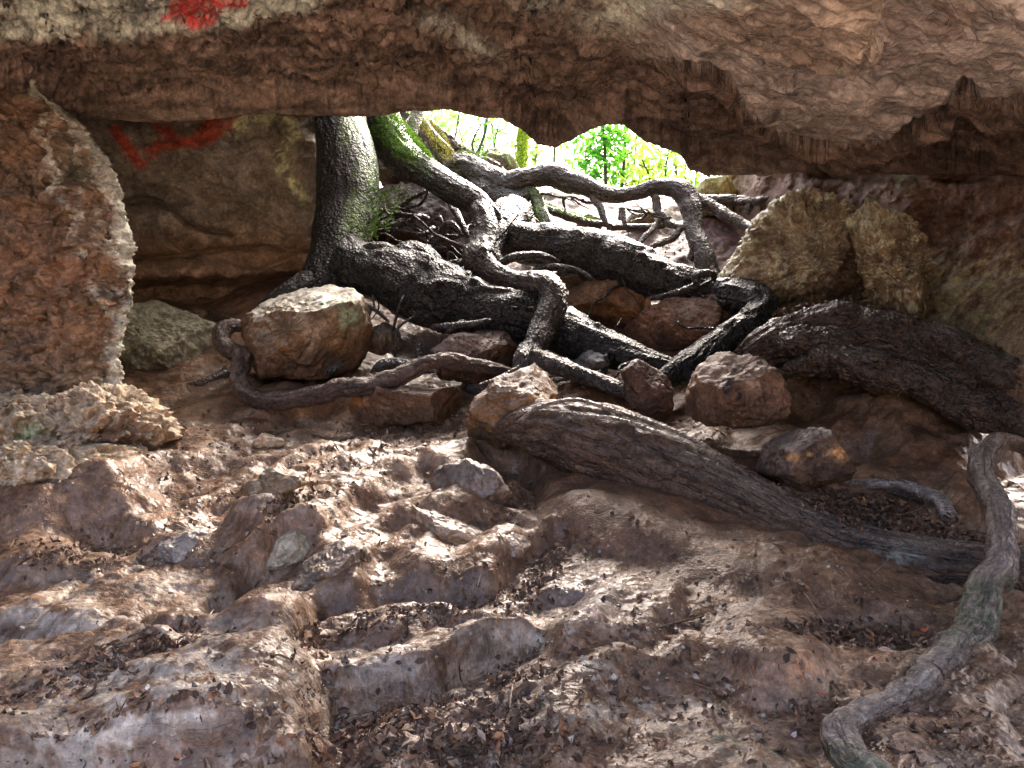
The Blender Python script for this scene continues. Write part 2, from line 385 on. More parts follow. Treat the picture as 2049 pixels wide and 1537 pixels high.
H = H + rocky * vis * (sm(c2, e2, .35) * .022 * (.3 + r1) + sm(c3, e3, .3) * .004)
rd = fbm(ax * 3, ay * 6, 2.2, 3, .5, True)
H = H + vis * (.25 + .75 * rocky) * rd * .006
pit = fbm(GX * 9, YY * 9, 4.4, 2, .6)
H = H + vis * (.3 + .7 * rocky) * pit * .003
kar = fbm(ax * 8, ay * 11, 6.6, 2, .5, True)
H = H + vis * rocky * (kar - .4) * .003
ter = fbm(ax * 2.2 + 3, ay * 5.5, 15.5, 5, .6) * 9; tf = np.floor(ter); tq = (tf + ss(.55, 1.0, ter - tf)) / 9
H = H + vis * rocky * (tq * .05)
ter = fbm(ax * 5 + 3, ay * 9, 19.5, 2, .5) * 6; tf = np.floor(ter); tq2 = (tf + ss(.4, 1.0, ter - tf)) / 6
H = H + vis * (.15 + .85 * rocky) * (tq2 * .02)
crumb = np.clip(soft(px, py, 820, 850, 150, 45, -8) + soft(px, py, 900, 820, 100, 35), 0, 1)
H = H + vis * crumb * np.abs(fbm(GX * 22, YY * 22, 9.1, 3, .6)) * .07
H = H * np.where(YY > 14, .6, 1)
HC = HC * np.where(YY > 14, .6, 1)
sl = np.gradient(GZ0 + HC, axis=0) / np.gradient(YY, axis=0); sl = np.clip(sl, -.6, 1.6); kn_ = 1 / np.sqrt(1 + sl * sl)
GZ = GZ0 + HC + H / kn_
GV = np.stack([GX, YY - H * sl * kn_, GZ0 + HC + H * kn_], -1)
GN = grid_normals(GV); GN *= np.sign(GN[..., 2:3] + 1e-9)
q3 = [GV[..., i] for i in range(3)]
GV = GV + GN * (vis * (.25 + .75 * rocky) * (fbm(q3[0] * 7, q3[1] * 7, q3[2] * 9, 3, .5) * .014 + fbm(q3[0] * 15, q3[1] * 15, q3[2] * 18, 2, .5, True) * .005))[..., None]
GN = grid_normals(GV); GN *= np.sign(GN[..., 2:3] + 1e-9)
# colour: brown mud, grey and pinkish worn limestone, orange stains, pale lichen
MUD, GREY, PINK = C(.14, .073, .038), C(.38, .32, .255), C(.25, .155, .092)
seen = (YY < 12) & (YY > 1.5)
px = np.where(seen, GV[..., 0] / np.maximum(GV[..., 1], .5) * F + CX, PX); py = np.where(seen, CY - (GV[..., 2] - CZ) / np.maximum(GV[..., 1], .5) * F, PYc)
Z3 = GV[..., 2]; lo = fbm(GX * 2.2, YY * 2.2, Z3 * 2.2, 5, .6); mid = fbm(ax * 4, YY * 4, Z3 * 11, 5, .65); hi = fbm(GX * 20, YY * 20, Z3 * 24, 4, .7)
col = np.broadcast_to(MUD, GV.shape).copy()
col = lay(col, ss(-.25, .25, mid) * .75, PINK)
gm = ss(-.12, .22, mid * .9 + lo * .5 + hi * .45)
greyreg = np.clip(1.1 * soft(px, py, 330, 1400, 360, 170, -8) + .75 * soft(px, py, 150, 1220, 260, 90) + .8 * soft(px, py, 830, 1310, 220, 70, -10)
                  + .9 * soft(px, py, 1130, 1360, 130, 160, 0) + .5 * soft(px, py, 1300, 1390, 160, 70) + .45 * soft(px, py, 700, 950, 300, 80, -20)
                  + .6 * soft(px, py, 950, 1520, 200, 60) + .35 * soft(px, py, 500, 880, 250, 60) + .4 * soft(px, py, 200, 1500, 300, 80)
                  + .4 * soft(px, py, 1750, 1530, 200, 40) + .5 * soft(px, py, 360, 1130, 100, 50), 0, 1)
col = lay(col, gm * greyreg, GREY)
col = lay(col, ss(.2, .4, mid * .7 + hi * .5) * greyreg * .6, C(.5, .45, .39))
greyreg = np.clip(greyreg + .3 * ss(1100, 1300, py) * (1 - mud), 0, 1)
col = lay(col, ss(-.1, .3, mid * .6 + hi * .6 - .1) * greyreg * .7, C(.38, .33, .27))
warm = np.clip(soft(px, py, 60, 1000, 260, 70) + .6 * soft(px, py, 1560, 1330, 120, 110) + .5 * soft(px, py, 1850, 1480, 220, 90) + .5 * soft(px, py, 1900, 950, 120, 100), 0, 1)
col = lay(col, warm * ss(-.3, .3, mid) * .8, C(.27, .16, .1))
col = lay(col, mud * .8, C(.115, .062, .037))
col = lay(col, soft(px, py, 1180, 1200, 130, 60) * .5, C(.2, .17, .16))
orange = np.clip(soft(px, py, 640, 1290, 35, 45) + soft(px, py, 180, 1320, 50, 12) + soft(px, py, 1610, 1340, 35, 45) + .6 * soft(px, py, 1730, 1310, 60, 20)
                 + .5 * soft(px, py, 1530, 1080, 30, 14), 0, 1)
col = lay(col, orange * ss(-.1, .25, hi + mid * .4), C(.5, .22, .09))
dirt = ss(.05, .35, fbm(GX * 6, YY * 6, Z3 * 9, 5, .65)); col = lay(col, dirt * .5, C(.075, .043, .029))
moss = np.clip(soft(px, py, 1440, 1460, 35, 50) + .6 * soft(px, py, 1540, 1520, 60, 30), 0, 1)
col = lay(col, moss * ss(-.1, .2, hi), C(.17, .2, .14))
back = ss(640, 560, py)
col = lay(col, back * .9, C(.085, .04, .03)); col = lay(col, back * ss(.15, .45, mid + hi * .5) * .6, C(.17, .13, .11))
root_shade = np.clip(soft(px, py, 900, 700, 260, 70) + soft(px, py, 870, 480, 150, 100) + soft(px, py, 1180, 600, 260, 70, 15) + .3 * soft(px, py, 1600, 700, 220, 60, 15), 0, 1); col = lay(col, root_shade * .85, C(.035, .024, .019))  # shade under the roots and in the hollow, painted as near-black ground
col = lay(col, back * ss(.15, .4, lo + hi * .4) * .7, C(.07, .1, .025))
col = lay(col, ss(13, 16, YY), C(.09, .1, .04)); col = lay(col, ss(1.5, -.5, YY), C(.34, .26, .19))  # pale unseen ground behind the viewer, extended to bounce light upward
wetm = np.clip(1 - 1.0 * soft(px, py, 1330, 1060, 340, 130, 16) - .9 * soft(px, py, 1550, 1300, 420, 200) - .5 * soft(px, py, 1000, 1480, 400, 60) - .5 * soft(px, py, 60, 990, 200, 60) - 1.2 * ss(600, 500, py), .0, 1)
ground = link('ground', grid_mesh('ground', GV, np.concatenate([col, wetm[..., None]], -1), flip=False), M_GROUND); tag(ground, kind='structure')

def gz(X, Y):
    """height of the finished ground under X, Y"""
    X = np.asarray(X, float); Y = np.asarray(Y, float)
    fi = np.interp(-Y, -Yg, np.arange(len(Yg))); ys = np.maximum(Y, 2.2)
    fj = np.interp(X / ys * F + CX, cols, np.arange(len(cols)))
    i = np.clip(fi.astype(int), 0, len(Yg) - 2); j = np.clip(fj.astype(int), 0, len(cols) - 2); a = fi - i; b = fj - j
    return GZ[i, j] * (1 - a) * (1 - b) + GZ[i + 1, j] * a * (1 - b) + GZ[i, j + 1] * (1 - a) * b + GZ[i + 1, j + 1] * a * b
def ground_at(px_, py_):
    """first point of the ground seen at a pixel"""
    for Y in np.arange(2.2, 13, .02):
        X = (px_ - CX) / F * Y; z = CZ + (CY - py_) / F * Y
        if z < gz(X, Y): return np.array([X, Y, float(gz(X, Y))])
    return np.array([(px_ - CX) / F * 11, 11, 4.])

# ------------------------------------------------------------------ cave ceiling
LPX = [-900, -200, 0, 60, 110, 200, 300, 420, 520, 640, 740, 830, 900, 960, 1005, 1040, 1075, 1110, 1150, 1185, 1215, 1250, 1290, 1340, 1362, 1380, 1420, 1470, 1530, 1600, 1700, 1800, 1900, 2049, 2300, 3200]
LPY = [180, 180, 182, 192, 212, 238, 246, 240, 228, 232, 234, 222, 220, 236, 238, 258, 287, 296, 278, 258, 248, 252, 284, 300, 312, 340, 352, 350, 352, 345, 342, 350, 350, 352, 360, 380]
cpx = np.concatenate([np.linspace(-3000, -300, 40)[:-1], np.arange(-300, 2350, 3.0), np.linspace(2350, 5000, 40)])
lip = np.interp(cpx, LPX, LPY) + 5 * fbm(cpx / 28, 0, 0, 3) + 2.5 * fbm(cpx / 7, 3, 0, 2)
YL = np.interp(cpx, [-900, 0, 200, 640, 1300, 1500, 1800, 2049, 3200], [5.6, 5.6, 6.0, 6.3, 6.2, 6.3, 5.7, 5.0, 4.5])
lipS = np.interp(cpx, [-900, 0, 600, 1000, 1200, 1500, 1700, 2049, 3200], [195, 215, 236, 246, 262, 322, 342, 350, 380])
kk_ = np.hanning(61); kk_ /= kk_.sum(); lipS = np.convolve(np.pad(lipS, 30, 'edge'), kk_, 'valid')
ZL = CZ + (CY - lipS) / F * YL
slope_t = np.interp(cpx, [0, 900, 1400, 2049], [.06, .08, .09, .06])
rows_c = []
V = []; U1 = []; U2 = []
nr = 420
for t in np.linspace(0, 1, nr):
    row = lip * (1 - t) + (-330) * t
    # solve the underside plane z = ZL - s (YL - Y)
    el = (CY - row) / F
    Y = (ZL - slope_t * YL - CZ) / (el - slope_t)
    V.append(np.stack([(cpx - CX) / F * Y, Y, CZ + el * Y], -1)); U1.append(cpx); U2.append(row)
V = np.array(V); U1 = np.array(U1); U2 = np.array(U2)
X, Y = V[..., 0], V[..., 1]
fade = ss(0, 26, U2 * -1 + lip[None])           # keep the silhouette of the lip
wob = fbm(X * 1.5, Y * 1.5, 7, 3) * 16
d = np.zeros_like(X)
def step(pts, h, s=7):
    xs, ys = zip(*pts); e = np.interp(U1, xs, ys) + wob * .5
    return h * ss(-s, s, e - U2)
U20 = U2.copy(); d_ = 0 * X
for pass_ in range(4):
    U2 = U20 + d_ * fade / Y * F; d = 0 * X
    m1 = ss(1150, 1500, U1)
    wl = fbm(X * 3, Y * 3, 17, 3) * 22
    LOBE = [(1270, 118), (1425, 128), (1462, 155), (1490, 222), (1560, 270), (1680, 290), (1760, 284), (1810, 252), (1900, 206), (1925, 150), (1962, 196), (2049, 186), (2700, 170), (2700, -700), (1000, -700), (1120, 40)]
    lobe_sd = poly_sd(U1 + wl, U2 + wl * .5, LOBE); lobe_m = ss(-7, 9, lobe_sd) * ss(1180, 1400, U1); d += .2 * lobe_m - .2 - .06 * (1 - lobe_m) * ss(1300, 1500, U1)
    lobe2 = ss(-7, 9, poly_sd(U1 + wl, U2 + wl * .5, [(1250, -50), (1330, 22), (1450, 60), (1600, 108), (1700, 135), (1745, 90), (1760, 20), (1790, -60), (1900, -700), (1000, -700)])) * ss(1200, 1330, U1); d += .1 * lobe2
    d += step([(600, 300), (1300, 236), (1380, 262), (1500, 300), (1600, 318), (1700, 305), (2049, 330)], .07) * ss(1250, 1380, U1)
    d += step([(-300, 130), (0, 100), (60, 78), (250, 84), (330, 70), (450, 58), (560, 30), (640, -10), (700, -80)], -.06, 20) * ss(760, 600, U1)
    d += step([(780, -20), (840, 60), (930, 75), (1000, 115), (1080, 150), (1130, 140), (1180, 60), (1300, -40)], -.05, 16) * ss(760, 830, U1) * ss(1250, 1150, U1)
    d -= .16 * dome(U1 + wob, U2, 1575, 112, 55, 24, 10)
    cc1, ce1, cr1 = cells(X * 1.6 + wob * .02, Y * 2.2, 21); cc2, ce2, cr2 = cells(X * 5 + wob * .04, Y * 7, 22)
    leftness = ss(1250, 1000, U1)
    d += sm(cc1, ce1, .45) * .1 * (.6 + .4 * leftness) + sm(cc2, ce2, .5) * .04 * (.5 + leftness)
    d += fbm(X * 2, Y * 2, 3, 4) * .12 + (1 - leftness) * fbm(X * 2.2, Y * 5, 13, 4, .5, True) * .05 + fbm(X * 5, Y * 7, 4, 2, .5, True) * .02 * (.45 + .75 * leftness)
    pits = np.clip(fbm(X * 26, Y * 26, 5, 2, .6) - .05, 0, 1)
    d -= pits * .03 * (.2 + .8 * leftness)
    d += 0
    for ax_ in (0, 1):
        dn = d if ax_ == 0 else dn; dn = (np.roll(dn, 3, ax_) + np.roll(dn, 1, ax_) + dn + np.roll(dn, -1, ax_) + np.roll(dn, -3, ax_)) / 5
    d_ = .4 * d_ + .6 * dn
Vd = V.copy(); Vd[..., 2] -= d * fade; Vd[..., 0] += fbm(X * 13, Y * 13, d * 13, 3) * .02 * fade; Vd[..., 1] += fbm(X * 6, Y * 6, V[..., 2] * 6, 3) * .05 * fade
CN = grid_normals(Vd); CN *= np.sign(-CN[..., 2:3] + 1e-9); q3 = [Vd[..., i] for i in range(3)]
w3 = fbm(q3[0] * 15, q3[1] * 15, q3[2] * 15, 2, .5)
Vd = Vd + CN * (fade * (fbm(q3[0] * 6, q3[1] * 6, q3[2] * 8, 4, .6) * .06 * (.5 + .7 * leftness - .3 * lobe_m) + (fbm(q3[0] * 4, q3[1] * 9, q3[2] * 16, 4, .6, True) - .3) * .035 * (1 - .7 * lobe_m) - np.clip(w3, 0, 1) * .07 * (.25 + leftness)))[..., None]
Vd[:] = Vd
U1 = Vd[..., 0] / Vd[..., 1] * F + CX; U2 = CY - (Vd[..., 2] - CZ) / Vd[..., 1] * F
cl = np.broadcast_to(C(.2, .142, .108), V.shape).copy()
cn = fbm(X * 4, Y * 6, Vd[..., 2] * 6, 5, .6)
cl = lay(cl, ss(-.2, .3, cn) * .7, C(.3, .2, .15))
cl = lay(cl, ss(.15, .5, fbm(X * 3, Y * 3, 9, 5, .6)) * .5 * leftness, C(.1, .055, .035))
lob = ss(-5, 6, poly_sd(U1 + wl, U2 + wl * .5, LOBE)) * ss(1180, 1400, U1)
st3 = fbm(X * 1.3, Y * 10, Vd[..., 2] * 14, 5, .65)
cl = lay(cl, (1 - lob) * ss(1300, 1420, U1) * .5, C(.13, .08, .055)); cl = lay(cl, (1 - lob) * ss(-.05, .25, st3) * .8, C(.075, .05, .038)); cl = lay(cl, (1 - lob) * ss(.05, .35, -st3) * .6, C(.31, .225, .17))
cl = lay(cl, lob * .95, C(.46, .395, .34)); cl = lay(cl, lob * ss(.05, .3, cn + st3 * .4) * .7, C(.26, .19, .15)); cl = lay(cl, lob * ss(.1, .35, -cn) * .5, C(.48, .39, .32))
cl = lay(cl, lobe2 * .5, C(.33, .23, .15))
lich = fbm(X * 9, Y * 9, Vd[..., 2] * 12, 5, .7)
lm = np.clip(1.3 * ss(-6, 22, np.interp(U1, [-300, 60, 250, 330, 450, 560, 640, 720], [105, 82, 84, 72, 62, 34, 20, -40]) - U2 + lich * 30)
             + soft(U1, U2, 880, 42, 50, 24, 5) + soft(U1, U2, 950, 85, 60, 24, 30) + soft(U1, U2, 1080, 5, 60, 26) + 1.1 * soft(U1, U2, 1250, 20, 110, 46, -10)
             + .6 * soft(U1, U2, 1420, 5, 140, 25), 0, 1)
cl = np.clip(cl * .98, 0, .6)
cl = lay(cl, lm * ss(-.3, -.05, lich + .5 * (.1 - pits)), C(.58, .6, .5))
cl = lay(cl, np.clip(soft(U1, U2, 1600, 215, 60, 12) + soft(U1, U2, 1690, 250, 60, 16) + soft(U1, U2, 1560, 275, 60, 8), 0, 1) * ss(0, .2, lich) * .8, C(.5, .38, .3))
cl = lay(cl, (soft(U1, U2, 1100, 140, 90, 22, 15) + soft(U1, U2, 1000, 30, 90, 60) * .6) * ss(-.2, .2, lich), C(.27, .2, .13))
# sprayed red and dark paint on the pitted edge
red = np.clip(ss(0, 10, poly_sd(U1 + lich * 22, U2 + cn * 16, [(315, -60), (520, -60), (500, 22), (448, 22), (430, 52), (380, 66), (350, 48), (315, 52), (335, 10)])), 0, 1)
cl = lay(cl, red * ss(-.3, -.05, lich) * (.55 + .45 * ss(.2, 0, w3)), C(.6, .075, .065))
cl = lay(cl, soft(U1, U2, 290, 20, 34, 34) * ss(-.25, 0, lich) * .8, C(.09, .1, .13))
rowsV = [Vd]; rowsC = [cl]
def extra(Vr, c):
    rowsV.append(Vr[None]); rowsC.append(np.broadcast_to(C(*c), Vr[None].shape))
# the near edge of the roof, beyond the viewer's head
last = Vd[-1]
full = np.concatenate(rowsV, 0)
pre = []
for k_ in range(1, 9):                                # outer face of the lip, going up and away
    a = k_ / 8
    r_ = Vd[0].copy(); r_[:, 1] += .25 * a + .25 * a * a; r_[:, 2] += 1.6 * a ** 1.3
    r_[:, 0] += .1 * fbm(cpx / 60, a * 4, 2, 3); r_[:, 1] += .12 * a * fbm(cpx / 50, a * 5, 7, 3)
    pre.append(r_)
for Y_ in (5.4, 4.6, 3.8, 3.0): 
    r_ = Vd[0].copy(); r_[:, 1] = Y_; r_[:, 2] = pre[7][:, 2] + .2; pre.append(r_)
pre = np.array(pre)[::-1]
post = []
for a in np.linspace(.1, 1, 10):                      # the near edge of the roof turns up just above the viewer
    r_ = last.copy(); r_[:, 1] = last[:, 1] - .35 * math.sin(a * 1.6); r_[:, 2] = last[:, 2] + .9 * a * a + .05 * fbm(r_[:, 0] * 2, a * 3, 0, 3); post.append(r_)
post = np.array(post)
pc = np.broadcast_to(C(.2, .16, .12), pre.shape); qc = np.broadcast_to(C(.18, .13, .1), post.shape)
ceil_v = np.concatenate([pre, Vd, post], 0); ceil_c = np.concatenate([pc, cl, qc], 0)
ceiling = link('cave_ceiling', grid_mesh('cave_ceiling', ceil_v, ceil_c), M_CEIL); tag(ceiling, kind='structure')

def slab(name, x0, x1, y0, y1, z0, th, mat, seed=0):
    """rock roof block with a rough underside and top"""
    nx, ny = int((x1 - x0) * 14), int((y1 - y0) * 14)
    x, y = np.meshgrid(np.linspace(x0, x1, nx), np.linspace(y0, y1, ny), indexing='ij')
    e = np.minimum(np.minimum(x - x0, x1 - x), np.minimum(y - y0, y1 - y))
    n = fbm(x * 1.3, y * 1.3, seed, 4) * .2 + fbm(x * 6, y * 6, seed, 3, .6, True) * .04
    bot = np.stack([x, y, z0 + n + np.exp(-e * 3) * .25], -1); top = np.stack([x, y, z0 + th + n - np.exp(-e * 3) * .5], -1)
    idx = np.arange(nx * ny).reshape(nx, ny)
    qb = np.stack([idx[:-1, :-1], idx[:-1, 1:], idx[1:, 1:], idx[1:, :-1]], -1).reshape(-1, 4); qt = qb[:, ::-1] + nx * ny
    ring = np.concatenate([idx[:-1, 0], idx[-1, :-1], idx[:0:-1, -1], idx[0, :0:-1]]); r2 = np.roll(ring, -1)
    qs = np.stack([ring, r2, r2 + nx * ny, ring + nx * ny], -1)
    V = np.concatenate([bot.reshape(-1, 3), top.reshape(-1, 3)])
    c = np.broadcast_to(C(.16, .11, .08), V.shape)
    o = link(name, raw_mesh(name, V, np.concatenate([qb, qt, qs]), c), mat); tag(o, kind='structure'); return o
slab('cave_ceiling', -9, -1.75, 5.6, 9.3, 4.15, 1.2, M_CEIL, 1)
slab('cave_ceiling', 2.25, 9, 5.8, 8.0, 3.8, 1.4, M_CEIL, 2)

# ------------------------------------------------------------------ cave walls
def wall(name, pxs, pys, Yf, cf, disp=1.0, seed=0, mat=None, features=None, close=None):
    R, Cc = np.meshgrid(pys, pxs, indexing='ij')
    Yb = Yf(Cc, R); V = P(Cc, R, Yb)
    X, Z = V[..., 0], V[..., 2]
    q = Yb
    c1_, e1_, _ = cells((X + q * .6) * 1.5 + fbm(X * 2, q * 2, Z * 2, 3) * .4, Z * 2.6, 31 + seed); c2_, e2_, _ = cells((X + q * .6) * 5 + seed, Z * 8, 33 + seed)
    dd = sm(c1_, e1_, .2) * .16 + sm(c2_, e2_, .3) * .04 + fbm(X * 3, q * 3, Z * 4, 5, .6) * .12 + fbm(X * 10, q * 10, Z * 14, 4, .6, True) * .03
    dd = dd * disp
    if features is not None: dd = dd + features(Cc, R, X, Z)
    V = P(Cc, R, Yb - dd)
    V[..., 2] += fbm(X * 8, q * 8, Z * 8, 3) * .03
    c = cf(Cc, R, X, q, Z)
    o = link(name, grid_mesh(name, V, c, flip=True), mat or M_WALL); tag(o, kind='structure'); return o, V

def lw_col(px, py, X, Y, Z):
    n = fbm(X * 4, Y * 4, Z * 5, 5, .6); n2 = fbm(X * 13, Y * 13, Z * 13, 4, .7)
    c = np.broadcast_to(C(.17, .135, .1), n.shape + (3,)).copy()
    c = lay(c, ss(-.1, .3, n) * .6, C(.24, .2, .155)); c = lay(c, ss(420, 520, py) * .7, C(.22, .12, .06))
    c = lay(c, ss(.1, .4, n2) * .4, C(.28, .2, .13))
    paint = np.exp(-(np.minimum.reduce([line_d(px + n * 10, py + n * 10, [(232, 262), (282, 328)]), line_d(px + n * 10, py, [(282, 322), (320, 290), (400, 282), (470, 245)]),
                                        line_d(px, py, [(318, 248), (345, 275)]), line_d(px, py, [(400, 265), (430, 240)]) ]) / 13) ** 4)
    c = lay(c, paint * ss(-.45, -.1, n2), C(.36, .06, .03))
    li = np.clip(np.exp(-(line_d(px + n2 * 22, py + n * 20, [(465, 262), (500, 235), (545, 232)]) / 13) ** 2) + np.exp(-(line_d(px + n2 * 18, py + n * 20, [(570, 225), (592, 265), (560, 310), (575, 355), (612, 398)]) / 12) ** 2), 0, 1)
    c = lay(c, li * ss(-.25, .05, n2), C(.5, .5, .26))
    return c
def lw_feat(px, py, X, Z):
    f = .35 * ss(12, -12, np.abs(py - np.interp(px, [250, 340, 420, 640], [585, 575, 580, 560]) - 10) - 24) * -1
    f = f - .14 * np.exp(-(line_d(px, py, [(255, 405), (300, 398), (345, 420), (372, 450), (460, 470)]) / 5) ** 2)
    f = f - .1 * np.exp(-(line_d(px, py, [(255, 515), (350, 512), (480, 495), (630, 505)]) / 5) ** 2)
    f = f + .22 * dome(px, py, 430, 340, 150, 130) + .15 * dome(px, py, 590, 300, 60, 110) + .16 * dome(px, py, 350, 460, 110, 60) + .15 * dome(px, py, 360, 545, 150, 30)
    return f
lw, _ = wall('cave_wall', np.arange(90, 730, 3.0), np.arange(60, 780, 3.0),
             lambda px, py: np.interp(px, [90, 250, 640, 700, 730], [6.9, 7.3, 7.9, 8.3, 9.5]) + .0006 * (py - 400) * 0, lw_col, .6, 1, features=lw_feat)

def rw_col(px, py, X, Y, Z):
    n = fbm(X * 4, Y * 4, Z * 5, 5, .6); n2 = fbm(X * 13, Y * 13, Z * 13, 4, .7)
    c = np.broadcast_to(C(.2, .125, .085), n.shape + (3,)).copy()
    c = lay(c, ss(1750, 1850, px) * ss(650, 500, py) * .8, C(.15, .08, .05))  # shade of the upper right recess put into the wall colour
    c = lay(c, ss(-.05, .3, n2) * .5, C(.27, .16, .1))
    c = lay(c, np.clip(soft(px, py, 1620, 400, 190, 90) + soft(px, py, 1690, 520, 60, 90), 0, 1) * .9, C(.1, .055, .037))  # shade behind and between the pinnacles painted as darker wall
    g = np.clip(soft(px, py, 1900, 640, 170, 90, 30) + soft(px, py, 2000, 560, 130, 90), 0, 1)
    c = lay(c, g * ss(-.25, .2, n2 + n * .5), C(.38, .35, .21))
    c = lay(c, np.clip(soft(px, py, 1810, 360, 24, 18), 0, 1) * ss(-.1, .1, n2), C(.3, .4, .2))
    c = lay(c, soft(px, py, 1430, 375, 50, 25), C(.5, .42, .18))  # yellow light on the wall's edge painted into its colour
    return c
def rw_feat(px, py, X, Z):
    f = -.3 * np.clip(np.exp(-(ell(px, py, 1740, 352, 110, 13)) ** 4), 0, 1) - .2 * np.exp(-(ell(px, py, 1930, 356, 60, 10)) ** 4)
    f = f - .12 * soft(px, py, 1700, 480, 30, 70) + .2 * dome(px, py, 1560, 400, 130, 70)
    gro = fbm((px + py * 1.4) / 110, (py - px * .55) / 12, 3, 3, .6, True) * .06 * ss(540, 600, py) * ss(1780, 1860, px)
    return f + gro
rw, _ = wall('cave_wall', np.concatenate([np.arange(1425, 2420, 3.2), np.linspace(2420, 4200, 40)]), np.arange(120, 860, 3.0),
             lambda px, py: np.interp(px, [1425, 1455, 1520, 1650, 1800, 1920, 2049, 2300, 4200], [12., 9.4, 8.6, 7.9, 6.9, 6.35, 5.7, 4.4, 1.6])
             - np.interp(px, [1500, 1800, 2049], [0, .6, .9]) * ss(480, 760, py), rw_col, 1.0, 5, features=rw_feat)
# unseen left side wall beside the viewer, added to block side light
wall('cave_wall', np.linspace(-3200, -60, 60), np.arange(-600, 1500, 24.), lambda px, py: np.interp(px, [-3200, -400, -60], [1.8, 4.6, 6.2]),
     lambda px, py, X, Y, Z: np.broadcast_to(C(.18, .12, .08), X.shape + (3,)), 1, 9)

# ------------------------------------------------------------------ boulders
def boulder(name, outline, Y, depth, label, front=(.22, .13, .075), top=(.34, .31, .27), lichen=None, seed=0, facets=7, amp=1.0, topm=.7, mat=None,
            cat='boulder', group=None, nth=200, nph=120, sq=.55, spots=None, pitted=0., stripe=None, rot=0, yd=0.):
    pts = np.array(outline, float); c = (pts.min(0) + pts.max(0)) / 2; c = .5 * c + .5 * pts.mean(0)
    # dense outline -> radius as a function of angle
    dense = np.concatenate([np.linspace(pts[i], pts[(i + 1) % len(pts)], 40, endpoint=False) for i in range(len(pts))]) - c
    th_ = np.arctan2(dense[:, 1], dense[:, 0]); r_ = np.hypot(dense[:, 0], dense[:, 1]); o = np.argsort(th_)
    th = np.linspace(-math.pi, math.pi, nth, endpoint=False)
    R = np.interp(th, np.concatenate([th_[o] - 2 * math.pi, th_[o], th_[o] + 2 * math.pi]), np.tile(r_[o], 3))
    kk = np.hanning(5); kk /= kk.sum(); R = np.convolve(np.concatenate([R[-2:], R, R[:2]]), kk, 'valid')
    ph = np.linspace(-math.pi / 2, math.pi / 2, nph)
    PH, TH = np.meshgrid(ph, th, indexing='ij'); RR = np.broadcast_to(R, PH.shape)
    lat = np.abs(np.cos(PH)) ** sq; dep = np.sign(np.sin(PH)) * np.abs(np.sin(PH)) ** .8
    lx, lz = np.cos(TH) * RR * lat / F * Y, -np.sin(TH) * RR * lat / F * Y
    ly = dep * depth + yd * lz
    V = np.stack([lx, ly, lz], -1)
    rg = np.random.default_rng(seed + 100); size = np.array([np.abs(lx).max(), depth, np.abs(lz).max()])
    for _ in range(facets):
        n = rg.normal(size=3) * (.8, .5, .8); n[1] = -abs(n[1]) - .45; n /= np.linalg.norm(n)
        s = np.sqrt(((n * size) ** 2).sum()); dcut = s * rg.uniform(.5, .8)
        ex = np.maximum(0, V @ n - dcut); V = V - ex[..., None] * n * .93
    s = float(size.mean())
    dirv = V / (np.linalg.norm(V, axis=-1, keepdims=True) + 1e-6)
    q = V + np.array([seed * 3.1, seed * 1.7, seed * .9])
    nn = fbm(*(q[..., i] * 1.6 / s for i in range(3)), 4) * .12 * s + fbm(*(q[..., i] * 7 for i in range(3)), 4, .55, True) * .028 * amp
    nn = nn + fbm(*(q[..., i] * 22 for i in range(3)), 3, .6) * .014 * amp + fbm(*(q[..., i] * 60 for i in range(3)), 2) * .003
    if pitted:
        w_ = fbm(*(q[..., i] * 13 for i in range(3)), 3, .6); nn = nn - np.clip(w_, 0, 1) * .10 * pitted - np.abs(w_) * -.03 * pitted
    V = V + dirv * nn[..., None]
    N_ = grid_normals(V); sgn = np.sign((N_ * dirv).sum(-1).mean()); N_ = N_ * sgn
    ctr = np.array([(c[0] - CX) / F * Y, Y, CZ + (CY - c[1]) / F * Y])
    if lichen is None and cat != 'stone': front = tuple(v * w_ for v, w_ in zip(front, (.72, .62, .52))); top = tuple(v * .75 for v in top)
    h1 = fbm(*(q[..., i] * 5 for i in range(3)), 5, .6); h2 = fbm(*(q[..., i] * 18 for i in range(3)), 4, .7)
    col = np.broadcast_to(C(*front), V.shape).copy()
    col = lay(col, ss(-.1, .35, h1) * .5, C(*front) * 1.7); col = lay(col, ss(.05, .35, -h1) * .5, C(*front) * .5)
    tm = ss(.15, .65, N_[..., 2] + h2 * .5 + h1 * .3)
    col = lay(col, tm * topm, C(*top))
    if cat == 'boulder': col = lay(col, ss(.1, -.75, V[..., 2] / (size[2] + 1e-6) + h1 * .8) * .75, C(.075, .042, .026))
    if lichen is not None: col = lay(col, ss(-.05, .2, h2 + .5 * h1 + .35 * N_[..., 2] - .1), C(*lichen))
    wpx = (V[..., 0] + ctr[0]) / (V[..., 1] + ctr[1]) * F + CX; wpy = CY - (V[..., 2] + ctr[2] - CZ) / (V[..., 1] + ctr[1]) * F
    if spots:
        for (sx, sy, rx, ry, cc) in spots: col = lay(col, soft(wpx + h2 * rx, wpy + h1 * ry, sx, sy, rx, ry) * 1.3 * ss(-.3, 0, h2 + .1), C(*cc))
    me = grid_mesh(name, V, col, wrap=True, flip=sgn > 0)
    ob = link(name, me, mat or M_ROCK); ob.location = ctr
    tag(ob, label, cat, group); return ob

